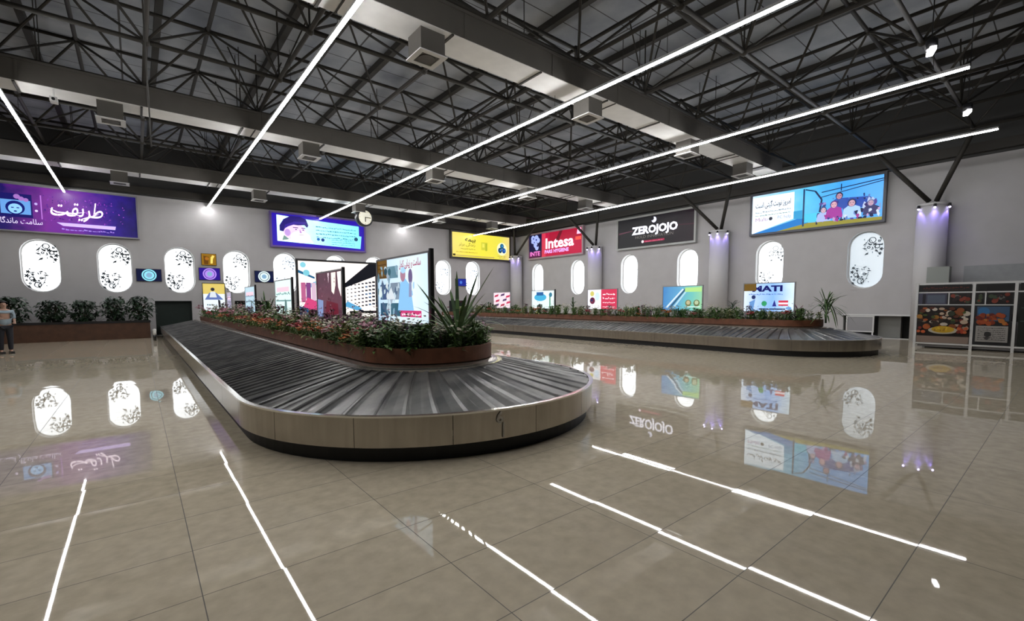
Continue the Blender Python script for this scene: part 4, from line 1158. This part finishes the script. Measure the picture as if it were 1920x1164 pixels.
def art_plane(a, w, h):
    bg = grad_em('sea_print', [(0,'#4a8ed0'),(0.4,'#68b0dc'),(0.7,'#78d0c8'),(1,'#a0e0b0')], 1.0, 'X', w, 0.3, 2)
    a.rect(0.03,w-0.03,0.03,h-0.03,bg)
    for k in range(3): a.poly([(0.15+0.16*k,0.15),(0.22+0.16*k,0.12),(0.95+0.1*k,0.86),(0.9+0.1*k,0.9)],em(['#e0f0ff','#38607c','#b8e0f0'][k],1.0))
    a.rect(1.0,1.7,h-0.25,h-0.08,em('#b8e890',1.0)); a.disc(1.15,0.32,0.13,em('#8a8c60',0.8)); a.disc(1.15,0.34,0.08,em('#d0c8a0',0.9)); a.disc(1.5,0.32,0.13,em('#7a8458',0.8)); a.disc(1.5,0.34,0.08,em('#c8d8b0',0.9)); a.rect(1.0,1.65,0.16,0.19,em('#e8f8f0',1.0))
lightbox(C2[0], 9.1, 10.85, 1.22, 2.23, 'blue-green lightbox with an aircraft print on the farther planter', art_plane)
def art_redwhite(a, w, h):
    a.rect(0.03,w-0.03,0.03,h-0.03,em('#f0eef4',1.1)); a.rect(0.85,w-0.03,0.03,h-0.03,em('#d83c5c',1.0)); a.disc(0.3,h-0.22,0.12,em('#d8d070',1.0)); a.disc(0.32,0.42,0.16,em('#7a2a4c',0.8)); a.disc(0.28,0.44,0.07,em('#3a3a70',0.7)); a.disc(0.62,0.62,0.13,em('#d0e8ff',1.1),0.2)
    for j in range(4): a.scribble(0.95,w-0.15,h-0.28-0.19*j,0.11 if j < 2 else 0.06,em('#ffe4ea',1.2),seed=70+j)
lightbox(C2[0], 13.15, 14.95, 1.24, 2.21, 'red and white lightbox in the middle of the farther planter', art_redwhite)
def art_cyan(a, w, h):
    a.rect(0.03,w-0.03,0.03,h-0.03,em('#e4f4f4',1.1)); a.disc(0.7,0.62,0.48,em('#48b4e0',1.0),0.2); a.rect(0.4,0.95,h-0.28,h-0.1,em('#2a6cb0',0.8)); a.rect(0.55,0.85,0.1,0.25,em('#7a6c80',0.7)); a.rect(1.4,1.5,0.1,0.7,em('#6aa88c',0.8)); a.disc(1.5,0.75,0.12,em('#3c88a8',0.8))
lightbox(C2[0], 17.2, 19.0, 1.24, 2.24, 'white lightbox with a cyan oval on the farther planter', art_cyan, True)
def art_stripe(a, w, h):
    a.rect(0.03,w-0.03,0.03,h-0.03,em('#f0dce4',1.1))
    for j,(x,z) in enumerate(((0.3,0.75),(0.9,0.8),(1.4,0.7),(0.4,0.45),(1.1,0.5),(1.45,0.35),(0.9,0.2),(0.35,0.2))): a.poly([(x-0.2,z-0.08),(x+0.16,z-0.03),(x+0.22,z+0.1),(x-0.14,z+0.04)],em(['#c83058','#5a3a6c','#d84068'][j%3],0.9))
lightbox(C2[0], 20.85, 22.5, 1.24, 2.21, 'small red-striped lightbox at the far end of the farther planter', art_stripe)

# lightboxes and a big screen that face the viewer
def front_box(x0, x1, y, z0, z1, name, label, cat, art, fw=0.08, zf=0.0):
    w, h = x1-x0, z1-z0
    e = empty(name, (x0, y, zf)); tag(e, label, cat)
    zb = z0-zf
    b = MB(); b.m(MT['black']); b.box(0,w,0,0.14,zb,zb+fw); b.box(0,w,0,0.14,zb+h-fw,zb+h); b.box(0,fw,0,0.14,zb+fw,zb+h-fw); b.box(w-fw,w,0,0.14,zb+fw,zb+h-fw); b.box(fw,w-fw,0.06,0.12,zb+fw,zb+h-fw); b.build('frame', e)
    for s_ in (0.2, w-0.2):
        b = MB(); b.m(MT['black']); b.box(s_-0.05,s_+0.05,0.02,0.12,0,zb); b.build('leg', e)
    a = Art(0.055); art(a, w, h, fw); o = a.build('poster', e); o.location = (0,0,zb)
    return e
def art_shop(a, w, h, f):
    a.rect(f,w-f,f,h-f,em('#f6eee8',1.25))
    a.poly([(f,h-0.55),(0.9,h-0.9),(0.9,h-1.0),(f,h-0.7)],em('#1c6c9c',0.8)); a.disc(0.35,h-0.3,0.14,em('#88d0e0',1.1)); a.disc(0.5,h-0.7,0.16,em('#7cc8d8',1.1))
    a.clutter(0.1,2.2,0.2,2.0,60,['#c86a98','#e8d4e8','#3a9cd0','#f4f0f4','#1c2c60','#d8b0c8','#8cd0e0','#704880'],0.14,9,1.0)
    # hanging clothes and a shopper
    for i,(x,c) in enumerate(((0.2,'#c86a98'),(0.45,'#8a4a8c'),(0.7,'#e8c8e0'))): a.rect(x,x+0.22,0.9,1.9,em(c,0.9))
    a.disc(1.25,h-0.75,0.14,em('#101c3c',0.6)); a.poly([(1.0,1.2),(1.55,1.2),(1.6,1.95),(1.05,2.0)],em('#3a9cd0',1.0)); a.poly([(1.1,0.6),(1.3,0.6),(1.32,1.2),(1.12,1.2)],em('#142c60',0.6)); a.poly([(1.55,1.75),(2.1,1.5),(2.1,1.6),(1.6,1.9)],em('#16284c',0.6))
    a.poly([(0.2,0.5),(0.9,0.3),(1.0,0.9),(0.5,1.15)],em('#d84880',1.0)); a.poly([(f,f),(0.7,f),(0.5,0.6),(f,0.7)],em('#1c5ca0',0.8)); a.poly([(0.7,f),(2.2,f),(2.0,0.35),(1.0,0.45)],em('#d0b8d8',1.0))
    # shelves in perspective on the right
    a.poly([(2.35,1.65),(w-f,2.35),(w-f,h-f),(w-0.5,h-f),(2.35,1.85)],em('#0c1020',0.5))
    a.poly([(2.3,0.85),(3.4,0.45),(3.4,0.35),(2.3,0.7)],em('#142040',0.5))
    rr = random.Random(9)
    for r_ in range(7):
        for c_ in range(9):
            x = 2.5+0.2*c_; z = 0.55+0.2*r_+0.03*c_
            if z > h-0.55: continue
            s_ = 0.04+0.007*c_
            a.rect(x, x+s_*1.8, z, z+s_, em(rr.choice(['#1c2848','#0c1428','#3c78b0','#2a3050']),0.6))
    a.poly([(2.5,0.95),(3.3,0.55),(3.0,0.45),(2.3,0.7)],em('#5aa8d8',1.0)); a.rect(2.6,w-f,0.28,0.42,em('#10141c',0.4))
front_box(6.30, 10.55, 24.9, 0.75, 3.85, 'display_billboard', 'big black-framed lit billboard with a shop print standing between the carousels', 'billboard', art_shop, 0.10)
def art_figure(a, w, h, f):
    a.rect(f,w-f,f,h-f,em('#e8f0f4',1.1)); a.rect(f,w-f,h*0.62,h-f,em('#e8d070',0.95)); a.disc(w*.45,h*.78,0.08,em('#3a3c48',0.6)); a.poly([(w*.1,h*.42),(w*.9,h*.42),(w*.6,h*.66),(w*.3,h*.66)],em('#6a80c0',0.9)); a.poly([(w*.3,h*.5),(w*.62,h*.5),(w*.55,h*.7),(w*.36,h*.7)],em('#e0e8f0',1.0))
    a.poly([(w*.68,f),(w*.8,f),(w*.75,h*.4),(w*.66,h*.42)],em('#2c3440',0.5)); a.scribble(w*.18,w*.6,h*.22,0.08,em('#6c8890',0.8),seed=80); a.scribble(w*.2,w*.6,h*.12,0.06,em('#6c8890',0.8),seed=81)
front_box(2.42, 3.36, 26.0, 1.22, 2.58, 'poster_lightbox', 'yellow-topped white lightbox with a seated figure at the far planter end', 'lightbox', art_figure, 0.03, PZ1-0.06)

# ================================================================== TROUGH with shrubs on the left
e = empty('long_trough', (-4.2, 28.3, 0)); tag(e, 'long dark brown planter trough against the far wall on the left', 'planter')
b = MB(); b.m(MT['trough']); b.box(-4.7,4.65,-0.75,-0.68,0.0,0.74); b.box(-4.7,-4.63,-0.68,0.9,0,0.74); b.box(4.58,4.65,-0.68,0.9,0,0.74); b.box(-4.7,4.65,0.83,0.9,0,0.74); b.build('trough_wall', e)
b = MB(); b.m(MT['black']); b.box(-4.72,4.67,-0.78,-0.66,0.74,0.84); b.build('trough_rim', e)
b = MB(); b.m(MT['soil']); b.box(-4.63,4.58,-0.66,0.83,0.5,0.76); b.build('soil', e)
def shrub(seed, h, r, n):
    n = n*3
    rr = random.Random(seed); b = MB(); b.m(LF['dark'])
    for i in range(n):
        a = rr.uniform(0,2*pi); q = r*math.sqrt(rr.random()); z = h*rr.uniform(.04,1.0); q *= (0.5+0.7*sin(pi*min(1,z/h*0.9)))
        leaf(b, (q*cos(a),q*sin(a),z), rdir(rr,-.4,.7), rr.uniform(.16,.30), rr.uniform(.03,.055), rr.uniform(.2,.8))
    o = b.build('potted_shrub')
    b = MB(); b.m(MT['trough'])
    for i in range(6): a = rr.uniform(0,2*pi); b.tube((0,0,0),(r*.5*cos(a),r*.5*sin(a),h*.7),0.012,5)
    b.build('stems', o)
    return o
sl = ['at the left edge beside the standing person', 'below the leftmost oval window', 'right of the shrub below the leftmost window', 'left of the tall shrub at the trough end', 'at the right end of the trough']
for i, (x, h) in enumerate(((-4.05,1.15),(-2.85,1.0),(-1.85,1.0),(-0.80,1.15),(0.12,1.2))):
    o = shrub(30+i, h, 0.43, 190); o.location = (x, 28.1, 0.76); tag(o, 'dark leafy shrub '+sl[i], 'shrub', 'shrubs in the wall trough')

# little white marker posts at the carousel mouth
for n_, (x, y, z) in enumerate(((0.55, 25.6, 0.0),)):
    e = empty('marker_post', (x, y, z)); tag(e, 'short white-topped marker post beside the far end of the foreground carousel', 'post')
    b = MB(); b.m(MT['black']); b.tube((0,0,0),(0,0,0.25),0.06,12); b.build('post_base', e)
    b = MB(); b.m(mat('white_cap', (0.8,0.8,0.78), 0.4)); b.tube((0,0,0.25),(0,0,0.42),0.06,14); b.ball((0,0,0.44),0.075,2); b.build('cap', e)

# ================================================================== FOOD STAND on the right
ks = empty('food_stand', (20.6, 3.45, 0), -pi/2); tag(ks, 'white-framed food stand with large food posters at the right edge', 'food stand')
# local x -> world -Y, local -y faces the viewer side
WD = 3.6
def kb(name, boxes, m=MT['white']):
    b = MB(); b.m(m)
    for q in boxes: b.box(*q)
    return b.build(name, ks)
for x in (0.0, 1.37, 2.28, 3.55): kb('post', [(x-0.035,x+0.035,-0.035,0.035,0,2.18)])
kb('top_rail', [(0.035,3.515,-0.03,0.03,2.12,2.18),(0.035,3.515,-0.03,0.03,1.84,1.88)])
kb('lower_rail', [(0.035,1.335,-0.03,0.03,1.44,1.47),(1.405,2.245,-0.03,0.03,1.44,1.47),(0.035,3.515,-0.03,0.03,0.14,0.19)])
kb('glazing_bar', [(0.78,0.81,-0.02,0.02,1.47,1.84),(1.62,1.65,-0.02,0.02,1.47,1.84)])
kb('side_panel', [(0.0,0.03,0.035,1.6,0.1,2.12)], MT['grey_frame'])
kb('back_panel', [(0.03,3.5,1.55,1.6,0.05,2.12)], MT['wall_dark'])
kb('counter', [(0.05,3.5,0.1,0.8,0.85,0.92),(0.06,3.49,0.12,0.16,0.05,0.85)], MT['grey_frame'])
def rawart(name, fn, loc): a = Art(-0.036); fn(a); o = a.build(name, ks); o.location = loc; return o
def sign1(a):
    a.rect(0,1.26,0,0.22,pr('#0c0a0c')); a.scribble(0.1,1.2,0.10,0.06,pr('#5a2018'),seed=90); a.scribble(0.1,1.1,0.04,0.04,pr('#3c2018'),seed=91)
rawart('header_sign', sign1, (0.055,0,1.89))
rawart('header_sign', lambda a: a.rect(0,0.82,0,0.22,pr('#0a090b')), (1.42,0,1.89))
rawart('header_sign', lambda a: a.rect(0,1.1,0,0.22,pr('#0a0c0a')), (2.36,0,1.89))
def mid(a):
    a.rect(0,0.70,0,0.36,pr('#47475a')); a.rect(0.1,0.18,0,0.34,pr('#201c28')); a.rect(0.22,0.66,0.03,0.30,pr('#5a6274'))
rawart('menu_panel', mid, (0.05,0,1.475))
def dishes(a, w, n, seed):
    rr = random.Random(seed); a.rect(0,w,0,0.36,pr('#140f10'))
    for i in range(n): x = rr.uniform(.06,w-.06); z = rr.uniform(.06,.3); a.disc(x,z,rr.uniform(.03,.07),pr(rr.choice(['#6a6a64','#7a2c1c','#3c4a34','#8a3c2c','#2c2024'])),n=10)
rawart('menu_panel', lambda a: dishes(a,0.50,14,1), (0.83,0,1.475)); rawart('menu_panel', lambda a: dishes(a,0.17,6,2), (1.42,0,1.475)); rawart('menu_panel', lambda a: dishes(a,0.54,16,3), (1.68,0,1.475))
def food(a):
    rr = random.Random(5); a.rect(0,1.27,0,1.23,pr('#1a0f0c'))
    a.rect(0,1.27,0,0.22,pr('#8c7a70'))
    for i in range(70):
        x, z = rr.uniform(.06,1.21), rr.uniform(.5,1.16); r = rr.uniform(.03,.10)
        a.disc(x,z,r,pr(rr.choice(['#8a4a1c','#a8742c','#c0a890','#7a2418','#4a5a28','#d0c4b4','#5c2c18','#2c3424','#b05a28','#33261e'])),r*rr.uniform(.5,1),9)
    a.disc(0.66,0.42,0.36,pr('#b8b0a0'),0.12); a.disc(0.66,0.45,0.28,pr('#c8a020'),0.11)
    for i in range(16): a.disc(0.66+rr.uniform(-.2,.2),0.46+rr.uniform(-.05,.06),.025,pr(rr.choice(['#e0bc30','#d8a818','#a87c10'])),n=7)
    for i in range(12): a.disc(rr.choice((0.14,1.12))+rr.uniform(-.1,.1),0.46+rr.uniform(-.12,.15),.05,pr(rr.choice(['#a83a1c','#7a2414','#c05a2c'])),n=8)
rawart('food_poster', food, (0.05,0,0.2))
def kebab(a):
    rr = random.Random(8); a.rect(0,0.80,0,1.23,pr('#17171c')); a.rect(0.05,0.75,0.75,1.2,pr('#3c5878')); a.disc(0.2,1.05,0.13,pr('#2c6ca0'))
    for i in range(34): a.disc(0.4+rr.uniform(-.33,.33),0.74+rr.uniform(-.1,.22),rr.uniform(.03,.08),pr(rr.choice(['#8a3414','#a84a1c','#6a1c14','#b8702c'])),n=9)
    a.rect(0.05,0.75,0.10,0.60,pr('#a09c98'))
    for j in range(7): a.scribble(0.1,0.7,0.52-0.06*j,0.03,pr('#2c2a2c'),seed=100+j)
    a.disc(0.32,0.34,0.08,pr('#2c2a2c')); a.disc(0.30,0.22,0.05,pr('#403c3c'))
rawart('food_poster', kebab, (1.42,0,0.2))
rawart('food_poster', lambda a: (a.rect(0,1.12,0,1.6,pr('#0a120c')), a.rect(0.04,1.08,0.75,0.78,pr('#3c4a44')), a.rect(0.04,1.08,1.15,1.18,pr('#3c4a44'))), (2.36,0,0.2))

# grey boxing and low openings on the right wall behind the stand
b = MB(); b.m(mat('grey_green_panel', (0.30,0.32,0.30), 0.6)); b.box(23.0,23.45,3.0,3.62,0.0,2.84); o = b.build('boxed_cabinet'); tag(o, 'tall grey-green boxed cabinet before the column behind the food stand', 'cabinet')
b = MB(); b.m(mat('grey_partition', (0.34,0.35,0.36), 0.6, noise=0.05)); b.box(24.1,24.38,-5.8,2.75,1.0,2.88); o = b.build('partition'); tag(o, 'plain grey partition panel along the right wall behind the food stand', 'partition')
e = empty('low_hatch', (XB-0.06, 6.42, 0.25), -pi/2); tag(e, 'white-framed low hatch panel at the foot of the right wall', 'hatch')
b = MB(); b.m(MT['white']); b.box(0,1.0,-0.03,0.03,0,0.05); b.box(0,1.0,-0.03,0.03,0.65,0.70); b.box(0,0.05,-0.03,0.03,0.05,0.65); b.box(0.95,1.0,-0.03,0.03,0.05,0.65); b.build('hatch_frame', e)
b = MB(); b.m(MT['grey_frame']); b.box(0.05,0.95,0,0.02,0.05,0.65); b.build('hatch_panel', e)
b = MB(); b.m(MT['white']); b.box(0.02,0.07,-0.02,0.02,-0.25,0); b.box(0.93,0.98,-0.02,0.02,-0.25,0); b.build('leg', e)
b = MB(); b.m(mat('grey_panel', (0.2,0.2,0.19), 0.6)); b.box(XB+0.30,XB+0.6,4.6,5.35,0.02,0.94); o = b.build('low_grey_panel'); tag(o, 'low grey panel beside the white-framed hatch at the wall foot', 'cabinet')  # plain grey panel set in the low wall opening

# ================================================================== PERSON at the left edge
skin = mat('skin', (0.42,0.25,0.18), 0.5); shirt = mat('pale_shirt', (0.28,0.36,0.42), 0.8); jeans = mat('dark_trousers', (0.012,0.013,0.02), 0.8); hair = mat('dark_hair', (0.012,0.009,0.008), 0.6); vest = mat('blue_shirt_hem', (0.05,0.14,0.24), 0.8)
pe = empty('person', (-3.36, 22.0, 0), radians(20)); tag(pe, 'person in a pale shirt and dark trousers standing at the left edge, arms bent', 'person')
def skinned(name, verts, edges, material, sub=2, root=0):
    me = bpy.data.meshes.new(name); me.from_pydata([v[:3] for v in verts], edges, []); me.materials.append(material)
    o = bpy.data.objects.new(name, me); COL.objects.link(o); o.parent = pe
    md = o.modifiers.new('skin', 'SKIN'); 
    for i, v in enumerate(verts):
        r = v[3]; rx, ry = (r if isinstance(r, tuple) else (r, r))
        me.skin_vertices[0].data[i].radius = (rx, ry)
    me.skin_vertices[0].data[root].use_root = True
    md.use_smooth_shade = True
    s_ = o.modifiers.new('sub', 'SUBSURF'); s_.levels = sub; s_.render_levels = sub
    return o
body = [(0,0,0.92,(0.15,0.11)),(0,0,1.12,(0.14,0.10)),(0,0.0,1.32,(0.17,0.11)),(0,0,1.42,(0.08,0.08)),(0,-0.01,1.47,0.052),(0,-0.02,1.53,0.075),(0,-0.02,1.62,0.082),(0,-0.02,1.67,0.05),
        (0.17,0,1.37,0.055),(0.22,0.0,1.12,0.042),(0.19,-0.2,1.02,0.034),(0.16,-0.26,1.01,0.022),
        (-0.17,0,1.37,0.055),(-0.23,0.0,1.12,0.042),(-0.17,-0.18,1.14,0.034),(-0.12,-0.23,1.16,0.022),
        (0.09,0,0.86,0.088),(0.1,-0.01,0.48,0.058),(0.1,0.02,0.1,0.04),(0.1,-0.09,0.04,0.038),
        (-0.09,0,0.86,0.088),(-0.11,0.02,0.48,0.058),(-0.11,0.04,0.1,0.04),(-0.12,-0.07,0.04,0.038)]
be = [(0,1),(1,2),(2,3),(3,4),(4,5),(5,6),(6,7),(3,8),(8,9),(9,10),(10,11),(3,12),(12,13),(13,14),(14,15),(0,16),(16,17),(17,18),(18,19),(0,20),(20,21),(21,22),(22,23)]
if not bpy.data.meshes.get('x'):
    def prep(me): pass
def skin_obj(name, verts, edges, material, sub=2, root=0):
    bm = bmesh.new(); ly = bm.verts.layers.skin.verify()
    vs = []
    for v in verts:
        q = bm.verts.new(v[:3]); r = v[3]; q[ly].radius = r if isinstance(r, tuple) else (r, r); vs.append(q)
    vs[root][ly].use_root = True
    for i, j in edges: bm.edges.new((vs[i], vs[j]))
    me = bpy.data.meshes.new(name); bm.to_mesh(me); bm.free(); me.materials.append(material)
    o = bpy.data.objects.new(name, me); COL.objects.link(o); o.parent = pe
    md = o.modifiers.new('skin', 'SKIN'); md.use_smooth_shade = True
    s_ = o.modifiers.new('sub', 'SUBSURF'); s_.levels = sub; s_.render_levels = sub
    return o
skin_obj('body', body, be, skin)
def grow(v, g): r = v[3]; return (v[0],v[1],v[2],(r[0]+g,r[1]+g) if isinstance(r,tuple) else r+g)
sv = [grow(body[i], 0.032) for i in (0,1,2,3,8,9,12,13)]; sv[0] = (0,0,0.88,(0.19,0.15))
skin_obj('shirt', sv, [(0,1),(1,2),(2,3),(3,4),(4,5),(3,6),(6,7)], shirt)
tv = [(0,0,0.95,(0.15,0.12))]+[grow(body[i], 0.02) for i in (16,17,18,20,21,22)]
skin_obj('trousers', tv, [(0,1),(1,2),(2,3),(0,4),(4,5),(5,6)], jeans)
b = MB(); b.m(hair); b.ball((0,0.005,1.63),0.105,3)
for v in list(b.bm.verts):
    if v.co.y < -0.04 and v.co.z < 1.66: b.bm.verts.remove(v)
b.build('hair', pe)
for s_ in (-1, 1):
    b = MB(); b.m(MT['black']); b.box(s_*0.105-0.045, s_*0.105+0.045, -0.16, 0.10, 0, 0.075); b.build('shoe', pe)
    # hand: palm, four unequal fingers and a thumb
    hx, hy, hz = (0.155,-0.29,1.01) if s_ > 0 else (-0.115,-0.255,1.165)
    vs_ = [(hx,hy+0.03,hz,0.024),(hx,hy,hz,(0.03,0.016))]; ed = [(0,1)]
    for k_, L_ in enumerate((0.062,0.072,0.068,0.052)):
        x = hx-0.027+0.018*k_; base = len(vs_); vs_ += [(x,hy-0.035,hz,0.009),(x,hy-0.035-L_*0.6,hz-0.012,0.008),(x,hy-0.035-L_*0.8,hz-0.035,0.007)]; ed += [(1,base),(base,base+1),(base+1,base+2)]
    base = len(vs_); vs_ += [(hx-0.04*s_,hy-0.01,hz-0.005,0.010),(hx-0.058*s_,hy-0.045,hz-0.012,0.008)]; ed += [(1,base),(base,base+1)]
    skin_obj('hand', vs_, ed, skin, 1)
# face details
b = MB(); b.m(skin); b.tube((0,-0.10,1.60),(0,-0.125,1.575),0.012,8,0.016); b.ball((0.088,-0.01,1.59),0.02,1); b.ball((-0.088,-0.01,1.59),0.02,1); b.build('nose_and_ears', pe)
b = MB(); b.m(hair); b.ball((0.032,-0.098,1.605),0.009,1); b.ball((-0.032,-0.098,1.605),0.009,1); b.box(-0.022,0.022,-0.106,-0.098,1.543,1.549); b.build('eyes_and_mouth', pe)
